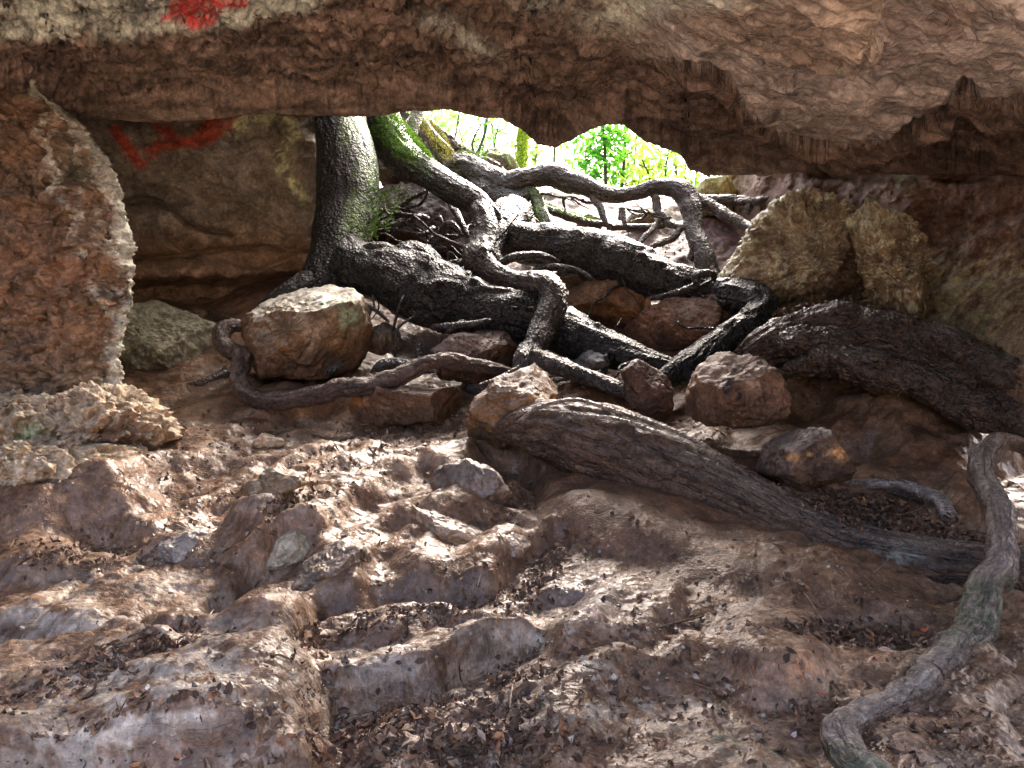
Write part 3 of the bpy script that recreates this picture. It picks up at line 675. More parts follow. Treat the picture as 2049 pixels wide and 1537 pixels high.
BR = 'boulders lodged among the tree roots'
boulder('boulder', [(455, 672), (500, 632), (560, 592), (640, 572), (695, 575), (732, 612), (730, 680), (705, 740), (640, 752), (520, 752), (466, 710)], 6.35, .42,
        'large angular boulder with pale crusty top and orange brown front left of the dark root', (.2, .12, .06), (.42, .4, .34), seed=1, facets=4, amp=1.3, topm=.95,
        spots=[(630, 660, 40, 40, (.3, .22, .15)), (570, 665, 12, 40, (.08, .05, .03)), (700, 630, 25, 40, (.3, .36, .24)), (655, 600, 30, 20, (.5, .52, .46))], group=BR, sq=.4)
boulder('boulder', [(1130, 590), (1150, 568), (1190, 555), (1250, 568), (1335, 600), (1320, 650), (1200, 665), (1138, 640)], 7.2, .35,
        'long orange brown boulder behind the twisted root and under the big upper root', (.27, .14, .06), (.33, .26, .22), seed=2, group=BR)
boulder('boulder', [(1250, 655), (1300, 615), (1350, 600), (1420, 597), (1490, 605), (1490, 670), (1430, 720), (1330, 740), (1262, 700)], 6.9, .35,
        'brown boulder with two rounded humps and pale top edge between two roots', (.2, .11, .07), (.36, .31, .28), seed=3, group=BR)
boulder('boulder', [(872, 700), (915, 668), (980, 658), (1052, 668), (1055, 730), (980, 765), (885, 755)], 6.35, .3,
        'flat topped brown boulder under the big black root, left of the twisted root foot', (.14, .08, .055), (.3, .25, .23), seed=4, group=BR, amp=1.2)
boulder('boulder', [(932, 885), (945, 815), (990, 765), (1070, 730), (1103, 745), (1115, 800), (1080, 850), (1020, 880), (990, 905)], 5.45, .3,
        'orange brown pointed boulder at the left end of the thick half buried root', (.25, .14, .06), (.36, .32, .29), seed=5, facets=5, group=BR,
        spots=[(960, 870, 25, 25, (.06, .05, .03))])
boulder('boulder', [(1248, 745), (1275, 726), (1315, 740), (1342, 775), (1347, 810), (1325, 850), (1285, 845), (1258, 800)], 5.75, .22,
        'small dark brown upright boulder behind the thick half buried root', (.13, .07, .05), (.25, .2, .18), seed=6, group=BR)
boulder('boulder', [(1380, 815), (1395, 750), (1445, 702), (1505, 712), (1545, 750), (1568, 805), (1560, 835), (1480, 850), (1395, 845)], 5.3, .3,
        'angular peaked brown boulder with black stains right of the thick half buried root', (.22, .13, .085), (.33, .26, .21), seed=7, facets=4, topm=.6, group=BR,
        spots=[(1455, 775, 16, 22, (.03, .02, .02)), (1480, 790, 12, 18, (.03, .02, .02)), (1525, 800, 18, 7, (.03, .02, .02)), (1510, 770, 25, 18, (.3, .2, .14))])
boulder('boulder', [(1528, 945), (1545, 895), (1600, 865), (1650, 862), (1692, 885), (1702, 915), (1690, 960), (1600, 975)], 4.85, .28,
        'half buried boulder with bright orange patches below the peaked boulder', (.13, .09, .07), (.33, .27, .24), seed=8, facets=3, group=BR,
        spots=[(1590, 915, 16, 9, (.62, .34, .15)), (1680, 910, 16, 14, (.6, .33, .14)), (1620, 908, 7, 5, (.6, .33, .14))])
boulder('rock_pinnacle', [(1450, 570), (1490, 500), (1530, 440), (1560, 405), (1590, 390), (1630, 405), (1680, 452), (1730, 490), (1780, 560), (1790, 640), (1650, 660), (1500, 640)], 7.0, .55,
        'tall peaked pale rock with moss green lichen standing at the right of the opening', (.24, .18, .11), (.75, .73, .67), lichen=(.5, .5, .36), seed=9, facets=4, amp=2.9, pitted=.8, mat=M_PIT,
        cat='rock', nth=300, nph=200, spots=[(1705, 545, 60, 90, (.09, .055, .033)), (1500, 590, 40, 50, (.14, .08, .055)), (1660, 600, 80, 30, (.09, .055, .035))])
boulder('rock_pinnacle', [(1716, 425), (1728, 408), (1765, 398), (1785, 440), (1818, 500), (1835, 560), (1885, 640), (1880, 700), (1800, 690), (1770, 600), (1750, 540), (1728, 470)], 6.25, .3,
        'narrow ragged lichen covered rock rib beside the right cave wall', (.24, .17, .1), (.62, .6, .45), lichen=(.52, .51, .33), seed=10, facets=3, amp=3.0, pitted=.9, mat=M_PIT, cat='rock', nth=260, nph=160)
boulder('boulder', [(225, 650), (260, 622), (310, 610), (370, 628), (440, 655), (440, 740), (330, 760), (225, 745)], 6.9, .4,
        'low green tinged mound of rock beside the left pillar foot', (.2, .18, .12), (.3, .28, .19), seed=13, facets=2, amp=1.3, lichen=(.3, .29, .2))
boulder('boulder', [(655, 822), (690, 785), (750, 775), (840, 782), (910, 775), (940, 800), (880, 840), (760, 850)], 5.85, .22,
        'small dark stone under the thin wavy surface root', (.13, .075, .045), (.24, .18, .15), seed=14, spots=[(705, 800, 30, 14, (.45, .2, .06))])
PK = 'pitted cream rocks at the foot of the left pillar'
boulder('boulder', [(-140, 905), (-40, 830), (40, 795), (120, 800), (175, 840), (160, 900), (60, 935), (-140, 960)], 5.1, .4,
        'leftmost pitted cream rock with a green tinge at the pillar foot', (.34, .24, .15), (.5, .43, .32), seed=12, facets=2, amp=2.4, pitted=1.6, mat=M_PIT, nth=300, nph=200, lichen=(.46, .4, .28), spots=[(60, 865, 40, 25, (.2, .24, .13))], group=PK)
boulder('boulder', [(120, 850), (150, 800), (215, 782), (275, 805), (310, 830), (330, 870), (270, 905), (180, 915), (120, 900)], 5.15, .35,
        'right hand pitted cream rock with a dark brown hollow at the pillar foot', (.36, .25, .16), (.5, .42, .31), seed=33, facets=2, amp=2.6, pitted=1.8, mat=M_PIT, nth=300, nph=200, lichen=(.46, .38, .27), spots=[(225, 862, 36, 26, (.13, .085, .05))], group=PK)
boulder('boulder', [(-140, 990), (-60, 925), (60, 890), (170, 890), (260, 905), (230, 940), (120, 975), (-20, 1010)], 4.8, .35,
        'lowest flattest pitted cream rock, in front of its two neighbours by the pillar', (.36, .26, .16), (.5, .42, .31), seed=34, facets=2, amp=2.4, pitted=1.7, mat=M_PIT, nth=300, nph=200, lichen=(.46, .38, .27), group=PK)
boulder('boulder', [(735, 660), (760, 640), (790, 655), (800, 690), (760, 710), (735, 700)], 6.6, .12, 'fist sized grey stone in the dark hollow under the black root', (.13, .11, .09), (.28, .27, .27), seed=16, nth=100, nph=60)
boulder('boulder', [(1108, 545), (1140, 532), (1165, 552), (1180, 575), (1120, 580)], 7.3, .12, 'smooth small stone wedged above the long orange brown boulder', (.13, .1, .08), (.3, .3, .3), seed=17, nth=100, nph=60)
boulder('boulder', [(1150, 720), (1180, 705), (1212, 715), (1215, 745), (1170, 755)], 6.2, .1, 'small blue grey stone in the gap below the black root', (.16, .16, .17), (.3, .32, .35), seed=18, nth=100, nph=60)
boulder('boulder', [(955, 325), (975, 298), (1005, 295), (1030, 320), (1040, 345), (960, 345)], 10.4, .25, 'mossy round stone on the skyline of the opening', (.2, .2, .08), (.3, .34, .1), seed=19, nth=120, nph=80, lichen=(.2, .3, .05))
boulder('boulder', [(1380, 400), (1400, 368), (1440, 355), (1470, 385), (1490, 420), (1400, 430)], 9.2, .3, 'rock at the right edge of the opening, painted yellow green for the light on it', (.4, .34, .14), (.5, .45, .2), seed=20, nth=120, nph=80, lichen=(.4, .42, .15))  # yellow of the light falling here is put into the rock colour
boulder('boulder', [(1240, 445), (1265, 425), (1310, 420), (1330, 440), (1320, 462), (1250, 465)], 9.0, .15, 'mossy green stone on the red soil behind the arching root', (.2, .16, .1), (.2, .28, .08), seed=21, nth=100, nph=60)
boulder('boulder', [(1155, 445), (1180, 430), (1200, 440), (1200, 460), (1160, 462)], 9.0, .1, 'little mossy stone on the red soil left of its larger mossy neighbour', (.2, .16, .1), (.2, .26, .08), seed=22, nth=100, nph=60)

# loose and half sunk stones in the foreground slope
ST = 'stones half sunk in the muddy slope'
def stone(outline, label, seed, dd=.16, **kw):
    pts = np.array(outline, float); g = ground_at(pts[:, 0].mean(), pts[:, 1].max() * .6 + pts[:, 1].mean() * .4)
    return boulder('stone', outline, float(g[1]) + dd * 1.15, dd, label, seed=seed, cat='stone', group=ST, mat=M_GROUND, **kw)
stone([(430, 1178), (440, 1130), (490, 1090), (545, 1062), (605, 1055), (638, 1085), (630, 1112), (560, 1130), (480, 1168), (445, 1195)], 'long lichen crusted slab slanting down to the left', 41, .2, front=(.3, .25, .17), top=(.33, .28, .2), lichen=(.36, .31, .22), facets=3, amp=1.1)
stone([(595, 1165), (625, 1120), (680, 1085), (722, 1098), (732, 1140), (715, 1190), (650, 1205), (600, 1195)], 'dark brown rounded stone with orange scars', 42, .18, front=(.11, .075, .05), top=(.2, .15, .12), facets=4, spots=[(715, 1155, 10, 22, (.42, .25, .12)), (655, 1190, 14, 6, (.4, .25, .12)), (640, 1135, 14, 8, (.3, .2, .1))])
stone([(785, 1025), (820, 1008), (890, 1025), (960, 1055), (992, 1072), (940, 1090), (890, 1098), (850, 1085), (815, 1058)], 'orange edged shelf of rock overhanging a muddy hollow', 43, .2, front=(.3, .19, .1), top=(.36, .3, .25), facets=3)
stone([(952, 1092), (985, 1072), (1035, 1072), (1058, 1092), (1040, 1112), (985, 1118)], 'flat gritty stone right of the orange edged shelf', 44, .12, front=(.28, .19, .13), top=(.38, .32, .28), nth=120, nph=80)
stone([(1062, 1095), (1078, 1070), (1105, 1068), (1135, 1095), (1125, 1115), (1075, 1118)], 'small jagged orange brown stone at the end of the row of shelves', 45, .09, front=(.3, .17, .08), top=(.38, .26, .16), nth=120, nph=80)
stone([(300, 1130), (330, 1085), (390, 1065), (430, 1080), (440, 1115), (405, 1150), (340, 1165)], 'grey stone with a broken pink corner left of the lichen crusted slab', 46, .16, front=(.28, .24, .21), top=(.3, .26, .23), facets=4)
stone([(482, 1000), (500, 965), (545, 945), (600, 948), (610, 970), (560, 990), (510, 1010)], 'olive brown stone with a dark hollow face', 47, .14, front=(.14, .09, .04), top=(.32, .24, .17), nth=140, nph=90)
stone([(105, 985), (135, 955), (190, 940), (245, 942), (245, 975), (200, 998), (130, 1000)], 'dark brown flat stone in the orange mud on the left', 48, .14, front=(.12, .075, .05), top=(.26, .19, .15), nth=140, nph=90)
stone([(862, 975), (880, 940), (930, 925), (985, 945), (1030, 1000), (1030, 1045), (960, 1030), (900, 1010)], 'dark knobbly rock with a wet shining right side', 50, .2, front=(.13, .09, .065), top=(.22, .19, .17), nth=160, nph=100)
stone([(500, 890), (530, 872), (565, 878), (572, 892), (540, 900), (508, 900)], 'small tan pebble lying on the pale mud', 51, .06, front=(.28, .19, .11), top=(.38, .3, .22), nth=80, nph=50, facets=2)

# left pillar with its ragged lichen rim
def pillar():
    rows = np.arange(120, 880, 2.6)
    R = np.array([[120, 60], [180, 70], [210, 120], [250, 165], [300, 205], [350, 232], [400, 246], [440, 250], [480, 262], [520, 268], [560, 262], [600, 262], [640, 250], [680, 244], [720, 238], [780, 245], [880, 250]])
    right = np.interp(rows, R[:, 0], R[:, 1]) + 14 * fbm(rows / 22, 1, 0, 3) + 6 * fbm(rows / 6, 4, 0, 2)
    rs_ = np.convolve(np.pad(right, 20, 'edge'), np.ones(41) / 41, 'valid')
    th = np.concatenate([np.linspace(-1.3, .2, 220)[:-1], np.linspace(.2, 1.9, 60)])      # from the front face round the right edge to the back
    u = np.linspace(-500, 0, 40)
    cols_ = []
    V = np.zeros((len(rows), 300, 3)); W = np.zeros((len(rows), 300)); K = np.zeros((len(rows), 300))
    s = np.linspace(0, 1, 300)
    Yf = 5.1
    for j, t in enumerate(s):
        # t<.8 : front face from far left to the rim ; t>.8 : the flank turning back
        if t < .8:
            a = t / .8; pxx = (-560) * (1 - a) + right * a; Y = Yf + .25 * a ** 6 + .1 * (1 - a)
        else:
            a = (t - .8) / .2; pxx = right * max(0, 1 - a * 4) + rs_ * min(1, a * 4) - 30 * a; Y = Yf + .25 + 1.3 * a
        V[:, j] = P(pxx, rows, Y + 0 * rows); W[:, j] = pxx; K[:, j] = t
    X, Y, Z = V[..., 0], V[..., 1], V[..., 2]; RW = np.repeat(rows[:, None], 300, 1)
    rimx = right[:, None] - W
    c1_, e1_, _ = cells(X * 2 + fbm(X, Z, 0, 3), Z * 3, 61); c2_, e2_, _ = cells(X * 7, Z * 8, 62)
    d = sm(c1_, e1_, .25) * .14 + sm(c2_, e2_, .3) * .04 + fbm(X * 3, Y * 3, Z * 3, 4) * .12 + fbm(X * 11, Y * 11, Z * 11, 4, .6, True) * .035
    w_ = fbm(X * 15, Y * 15, Z * 15, 3, .6); d = d - np.clip(w_, 0, 1) * .16 - np.clip(fbm(X * 32, Y * 32, Z * 32, 2, .6), 0, 1) * .04
    d = d - .2 * soft(W, RW, 150, 345, 36, 34) - .3 * np.exp(-(ell(W, RW, 10, 205, 80, 28)) ** 4) - .12 * soft(W, RW, 20, 690, 40, 25) + .12 * ss(10, 110, rimx) - .0
    front = (K < .8)
    V[..., 1] -= np.where(front, d * ss(.0, .02, .8 - K), 0)
    V[..., 0] += fbm(X * 9, Y * 9, Z * 9, 4, .65) * .07 + fbm(X * 30, Y * 30, Z * 30, 3) * .015; V[..., 2] += fbm(X * 9 + 5, Y * 9, Z * 9, 3) * .03
    n = fbm(X * 4, Y * 4, Z * 5, 5, .6); n2 = fbm(X * 14, Y * 14, Z * 14, 4, .7)
    c = np.broadcast_to(C(.19, .12, .072), V.shape).copy()
    c = lay(c, ss(-.1, .3, n) * .6, C(.34, .18, .09)); c = lay(c, soft(W, RW, 130, 560, 150, 110) * .55 * ss(-.2, .2, n2), C(.36, .16, .08))
    c = lay(c, ss(700, 780, RW + n * 60) * .6, C(.15, .12, .08)); c = lay(c, soft(W, RW, 150, 345, 40, 34), C(.12, .12, .07))
    # lichen crust: rim band, pale also to paint the rim light; second vein inside
    vein = np.interp(RW, [180, 230, 300, 340, 390, 400, 450, 500, 560, 600, 640, 700, 790], [80, 95, 100, 105, 125, 145, 165, 170, 200, 205, 225, 240, 245]) + n2 * 26
    band = np.clip(ss(24, 7, np.abs(rimx - 8) + n2 * 50) + ss(12, 3, np.abs(W - vein) + n * 20) * ss(-.15, .1, n2) + .8 * ss(.05, .3, n2 + .2 * n) * (W > vein) * ss(560, 420, RW), 0, 1) * front
    c = lay(c, band, C(.5, .47, .38)); c = lay(c, (K >= .8) * ss(-.2, .1, n2), C(.4, .42, .33))
    o = link('rock_pillar', grid_mesh('rock_pillar', V, c, flip=True), M_PIT)
    tag(o, 'rough brown rock pillar with a pale lichen rim at the left of the cave', 'rock pillar')
pillar()

# ------------------------------------------------------------------ roots and trunks
def catmull(A, step):
    A = np.array(A, float); n = len(A)
    Q = np.concatenate([[2 * A[0] - A[1]], A, [2 * A[-1] - A[-2]]]); out = []
    for i in range(n - 1):
        p0, p1, p2, p3 = Q[i:i + 4]; k_ = max(2, int(np.linalg.norm((p2 - p1)[:3]) / step))
        t = np.linspace(0, 1, k_, endpoint=False)[:, None]
        out.append(.5 * ((2 * p1) + (-p0 + p2) * t + (2 * p0 - 5 * p1 + 4 * p2 - p3) * t * t + (-p0 + 3 * p1 - 3 * p2 + p3) * t ** 3))
    out.append(A[-1:]); return np.concatenate(out)

def tube(name, pts, colour=(.07, .06, .055), parent=None, label=None, mat=None, seed=0, groove=1.0, knots=1.0, step=None, nseg=None, moss=None, mossf=None, flat=1.0, tip=(False, False), top=None, spots=None, bend=.35):
    """pts: (px, py, radius px, Y) in photograph pixels"""
    Wd = []
    for (x, y, r, Y) in pts: p = P(np.float64(x), np.float64(y), np.float64(Y)); Wd.append([*p, r / F * Y])
    Wd = np.array(Wd); rm = Wd[:, 3].mean()
    st = step or max(.006, rm * .07); A = catmull(Wd, st); c = A[:, :3]; r = np.maximum(A[:, 3], .002)
    n = len(c); ns = nseg or int(np.clip(rm * 2 * math.pi / .011, 10, 150))
    sl_ = np.concatenate([[0], np.cumsum(np.linalg.norm(np.diff(c, axis=0), axis=1))]) / rm; ed_ = np.minimum(1, np.minimum(sl_, sl_[-1] - sl_) / 3)[:, None]
    c = c + np.stack([fbm(sl_ * f_ + seed, k_ * 7.7, 1.5, 2) for k_, f_ in enumerate((.3, .3, .3))], 1) * (rm * .55 * bend * r / rm)[:, None] * ed_
    r = r * (1 + .22 * bend * fbm(sl_ * .35, seed, 4.4, 3))
    t = np.gradient(c, axis=0); t /= np.linalg.norm(t, axis=1)[:, None] + 1e-9
    up = np.array([0, 0, 1.]) if abs(t[0][2]) < .8 else np.array([0, -1., 0]); U = np.zeros_like(c); u = np.cross(t[0], up); u /= np.linalg.norm(u)
    for i in range(n):
        u = u - t[i] * (u @ t[i]); u /= np.linalg.norm(u); U[i] = u
    Bn = np.cross(t, U)
    s = np.concatenate([[0], np.cumsum(np.linalg.norm(np.diff(c, axis=0), axis=1))])
    if tip[0]: r = r * np.clip(s / (rm * 2), .05, 1) ** .5
    if tip[1]: r = r * np.clip((s[-1] - s) / (rm * 2), .05, 1) ** .5
    th = np.linspace(0, 2 * math.pi, ns, endpoint=False); S, T = np.meshgrid(s, th, indexing='ij'); R = r[:, None]
    tw = T + S * .5 / max(rm, .02) * .15
    ct, sn = np.cos(tw), np.sin(tw)
    g = fbm(ct * 2.2 + seed, sn * 2.2, S / rm * .28, 4, .55, True) * .10 * groove + fbm(ct * 6 + seed, sn * 6, S / rm * .9, 3, .6) * .05 * groove
    kn = fbm(ct * .9 + seed, sn * .9 + 5, S / rm * .45, 3) * .22 * knots + np.clip(fbm(ct * 1.6, sn * 1.6 + seed, S / rm * .8, 2) - .25, 0, 1) * .5 * knots
    rd = R * (1 + g + kn)
    rr_ = rd * .5 + .5 * rd
    fine = fbm(ct * R * 40, sn * R * 40 + seed, S * 22, 3, .6) * .006 * min(1, rm / .06) * groove
    rd = rd + fine
    V = c[:, None] + (U[:, None] * np.cos(T)[..., None] + Bn[:, None] * np.sin(T)[..., None]) * rd[..., None]
    V = np.array(V); V[..., 2] = c[:, None, 2] + (V[..., 2] - c[:, None, 2]) * flat
    Nn = grid_normals(V); dirv = V - c[:, None]; sg = np.sign((Nn * dirv).sum(-1).mean()); Nn = Nn * sg
    bk = np.stack([np.cos(T) * R, np.sin(T) * R, S + seed], -1)
    h1 = fbm(V[..., 0] * 6, V[..., 1] * 6, V[..., 2] * 6, 4, .6); h2 = fbm(V[..., 0] * 20, V[..., 1] * 20, V[..., 2] * 20, 4, .7)
    col = np.broadcast_to(C(*colour), V.shape).copy(); col = lay(col, ss(-.1, .35, h1) * .5, C(*colour) * 1.6)
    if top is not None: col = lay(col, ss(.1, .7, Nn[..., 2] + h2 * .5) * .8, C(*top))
    if moss is not None:
        wpx = V[..., 0] / V[..., 1] * F + CX; wpy = CY - (V[..., 2] - CZ) / V[..., 1] * F
        mm = mossf(wpx, wpy, Nn) * ss(-.25, .1, h2 + .3 * h1); col = lay(col, mm, C(*moss))
    if spots:
        wpx = V[..., 0] / V[..., 1] * F + CX; wpy = CY - (V[..., 2] - CZ) / V[..., 1] * F
        for (sx, sy, rx, ry, cc) in spots: col = lay(col, soft(wpx + h2 * rx, wpy + h1 * ry, sx, sy, rx, ry) * ss(-.2, .1, h2), C(*cc))
    # cap both ends with a pole vertex
    V2 = V.reshape(-1, 3); idx = np.arange(n * ns).reshape(n, ns); idw = np.concatenate([idx, idx[:, :1]], 1)
    q = np.stack([idw[:-1, :-1], idw[1:, :-1], idw[1:, 1:], idw[:-1, 1:]], -1).reshape(-1, 4)
    V2 = np.concatenate([V2, c[:1] - t[:1] * r[0] * .4, c[-1:] + t[-1:] * r[-1] * .4]); a0, a1 = n * ns, n * ns + 1
    f0 = np.stack([idw[0, 1:], idw[0, :-1], np.full(ns, a0), np.full(ns, a0)], -1); 
    # degenerate quads are avoided: pair neighbouring cap triangles
    def cap(ring, apex):
        out = []; m = len(ring)
        for i in range(0, m - 1, 2): out.append([ring[i], ring[(i + 1) % m], ring[(i + 2) % m], apex])
        return out
    ring0 = list(idx[0][::-1]); ring1 = list(idx[-1])
    q = np.concatenate([q, np.array(cap(ring0, a0) + cap(ring1, a1))])
    if sg > 0: q = q[:, ::-1]
    col2 = np.concatenate([col.reshape(-1, 3), col[0, :1], col[-1, :1]]); bk2 = np.concatenate([bk.reshape(-1, 3), bk[0, :1], bk[-1, :1]])
    org = V2[:-2].mean(0)
    me = raw_mesh(name, V2 - (org if parent is None else 0), q, col2, bark=bk2)
    o = link(name, me, mat or M_BARK, parent)
    if parent is None: o.location = org
    if label: o['label'] = label
    return o

def onground(pts, k=.15):
    out = []
    for (x, y, r, Y) in pts:
        g = ground_at(x, y + r * .4)[1] if y < 1600 and x < 2200 else Y
        out.append([x, y, r, g - r / F * g * k])
    ys = np.array([o[3] for o in out]); ys[1:-1] = .25 * ys[:-2] + .5 * ys[1:-1] + .25 * ys[2:]
    return [(o[0], o[1], o[2], float(v)) for o, v in zip(out, ys)]

def root_thing(name, label, cat='root', group=None):
    e = bpy.data.objects.new(name, None); SC.collection.objects.link(e); tag(e, label, cat, group); return e

BLK = (.006, .006, .0066); BLK2 = (.012, .0112, .011); GB = (.14, .115, .1); BRN = (.075, .047, .031)
tree = root_thing('fig_tree', 'large dark barked tree rising behind the cave lip, its wet roots spreading over the boulders', 'tree')
tube('trunk', [(690, -60, 50, 7.9), (686, 120, 50, 7.7), (680, 235, 50, 7.5), (692, 300, 55, 7.4), (698, 360, 60, 7.35), (696, 420, 60, 7.3), (684, 470, 57, 7.2), (672, 520, 52, 7.1), (650, 580, 52, 7.0), (640, 640, 50, 7.0)], BLK, tree, seed=3, knots=.35, groove=.5, bend=.1,
     moss=(.09, .17, .03), mossf=lambda x, y, N: np.clip(ss(685, 725, x + (y - 380) * .25) * ss(560, 470, y) + ss(660, 700, x) * ss(330, 250, y), 0, 1) * .9)
tube('trunk', [(700, 60, 40, 8.1), (745, 190, 44, 8.0), (765, 250, 40, 7.9), (795, 305, 34, 7.8), (850, 345, 28, 7.6), (905, 378, 27, 7.4), (955, 408, 25, 7.3), (990, 432, 20, 7.25), (1000, 455, 14, 7.3)], BLK2, tree, seed=5, knots=.3,
     moss=(.12, .26, .02), mossf=lambda x, y, N: ss(.0, .5, N[..., 2]) * ss(880, 800, x) + ss(.2, .7, N[..., 0]) * ss(340, 290, y) * .8, label='second mossy stem leaning right and running down into the roots', tip=(False, True))
tube('root', [(962, 415, 20, 7.25), (970, 450, 23, 7.1), (962, 490, 28, 7.0), (958, 520, 30, 6.9), (985, 545, 25, 6.8), (1030, 562, 20, 6.65), (1075, 566, 24, 6.5), (1103, 580, 27, 6.4), (1100, 620, 27, 6.3), (1085, 660, 25, 6.2), (1062, 700, 24, 6.1), (1055, 735, 30, 6.0), (1060, 780, 24, 6.0)],
     (.04, .036, .034), tree, seed=7, knots=1.1, bend=.7, label='twisted grey root hanging down in front of the black root', top=(.06, .059, .059))
tube('root', [(1060, 715, 24, 6.0), (1110, 732, 18, 5.95), (1170, 752, 16, 5.9), (1230, 775, 14, 5.8), (1300, 800, 8, 5.7)], (.045, .038, .035), tree, seed=8)
tube('root', [(690, 520, 50, 7.0), (745, 545, 48, 6.9), (800, 556, 60, 6.8), (860, 585, 62, 6.75), (940, 612, 56, 6.7), (1030, 632, 52, 6.6), (1110, 655, 44, 6.5), (1180, 685, 40, 6.4), (1240, 705, 34, 6.3), (1300, 725, 25, 6.2), (1370, 748, 18, 6.1), (1420, 775, 12, 6.0)],
     BLK, tree, seed=11, knots=1.1, groove=.7, label='thickest black wet root running right from the trunk foot')
tube('root', [(800, 520, 30, 6.85), (822, 503, 22, 6.8), (850, 520, 26, 6.75), (880, 560, 26, 6.7)], BLK, tree, seed=12, knots=.6)
tube('root', [(720, 530, 20, 6.95), (735, 508, 18, 6.9), (760, 500, 14, 6.85), (790, 505, 12, 6.85)], BLK2, tree, seed=13)
tube('root', [(1035, 425, 32, 7.9), (1010, 440, 36, 7.6), (1020, 478, 40, 7.4), (1090, 492, 44, 7.35), (1180, 505, 50, 7.25), (1270, 540, 46, 7.1), (1350, 566, 38, 7.0), (1430, 585, 30, 6.9), (1490, 600, 34, 6.75), (1525, 625, 36, 6.6), (1500, 655, 34, 6.5), (1450, 680, 28, 6.4), (1400, 712, 26, 6.25), (1345, 748, 24, 6.1), (1290, 790, 16, 6.0)],
     (.011, .0105, .011), tree, seed=17, knots=1.0, groove=.7, label='long thick upper root that bends back down to the left at its end', top=(.022, .022, .024))
tube('root', [(985, 430, 16, 7.6), (1000, 460, 22, 7.3), (985, 500, 16, 7.1), (1000, 530, 12, 7.0)], BLK2, tree, seed=18)
tube('root', [(640, 560, 34, 6.95), (600, 570, 22, 6.8), (560, 592, 15, 6.7), (520, 620, 10, 6.7), (490, 640, 6, 6.6)], (.025, .023, .023), tree, seed=19)
for i, pl in enumerate([
    [(840, 520, 6, 7.0), (880, 530, 8, 7.0), (940, 525, 8, 7.0)], [(870, 555, 9, 6.9), (910, 555, 10, 6.9), (945, 530, 8, 6.9)],
    [(990, 535, 7, 7.0), (1030, 515, 9, 6.95), (1080, 512, 8, 6.95), (1120, 525, 5, 7.0)],
    [(1300, 600, 5, 6.8), (1385, 575, 7, 6.65), (1395, 552, 8, 6.62), (1425, 548, 7, 6.62), (1430, 565, 4, 6.7)],
    [(785, 665, 2.5, 6.5), (792, 640, 3, 6.45), (800, 610, 3, 6.42), (808, 590, 2, 6.45)], [(715, 600, 3, 6.6), (750, 620, 4, 6.5), (780, 645, 3, 6.5)], [(745, 590, 2, 6.6), (750, 620, 3, 6.5)],
    [(790, 720, 3, 6.3), (795, 660, 3, 6.28), (830, 632, 2, 6.28)], [(860, 655, 4, 6.3), (890, 652, 6, 6.25), (940, 648, 6, 6.25), (985, 640, 5, 6.3)], [(890, 668, 4, 6.25), (905, 655, 6, 6.25), (930, 640, 4, 6.3)],
    [(650, 752, 5, 6.1), (665, 738, 8, 6.1), (690, 732, 5, 6.2)], [(836, 735, 8, 6.3), (838, 700, 8, 6.35), (842, 680, 7, 6.4)],
    [(740, 745, 6, 6.1), (775, 728, 12, 6.1), (820, 732, 12, 6.1), (870, 745, 6, 6.1)],
    [(860, 500, 5, 7.4), (880, 470, 8, 7.4), (900, 450, 8, 7.3), (925, 470, 5, 7.3)], [(900, 400, 8, 7.7), (920, 440, 7, 7.5), (940, 480, 5, 7.4)], [(880, 430, 4, 7.5), (885, 460, 4, 7.45), (860, 490, 3, 7.4)],
    [(1190, 560, 4, 6.9), (1150, 540, 6, 6.95), (1100, 535, 8, 6.95), (1060, 545, 6, 6.9)]]):
    tube('rootlet', pl, (.03, .028, .028), tree, seed=20 + i, knots=.2, tip=(True, True), top=(.05, .05, .05))

back = root_thing('arching_root', 'long grey arching root silhouetted across the bright opening, feet in the red soil', 'root')
tube('root', [(850, 330, 30, 8.9), (900, 345, 40, 8.8), (950, 350, 32, 8.7), (1005, 368, 27, 8.6), (1055, 355, 20, 8.55), (1110, 350, 22, 8.5), (1160, 370, 20, 8.45), (1210, 390, 15, 8.4), (1265, 388, 13, 8.35), (1320, 376, 16, 8.3), (1365, 384, 20, 8.2), (1385, 415, 20, 8.1), (1392, 465, 18, 7.95), (1408, 510, 19, 7.8), (1420, 560, 22, 7.75)],
     (.05, .042, .037), back, seed=31, knots=.6, bend=.6, top=(.095, .095, .088))
tube('root', [(930, 340, 34, 8.8), (980, 392, 34, 8.6), (1030, 400, 22, 8.5), (1065, 385, 12, 8.5), (1085, 430, 14, 8.3), (1095, 470, 12, 8.2)], (.035, .03, .025), back, seed=32, moss=(.12, .2, .03), mossf=lambda x, y, N: ss(1040, 1070, x) * .8)
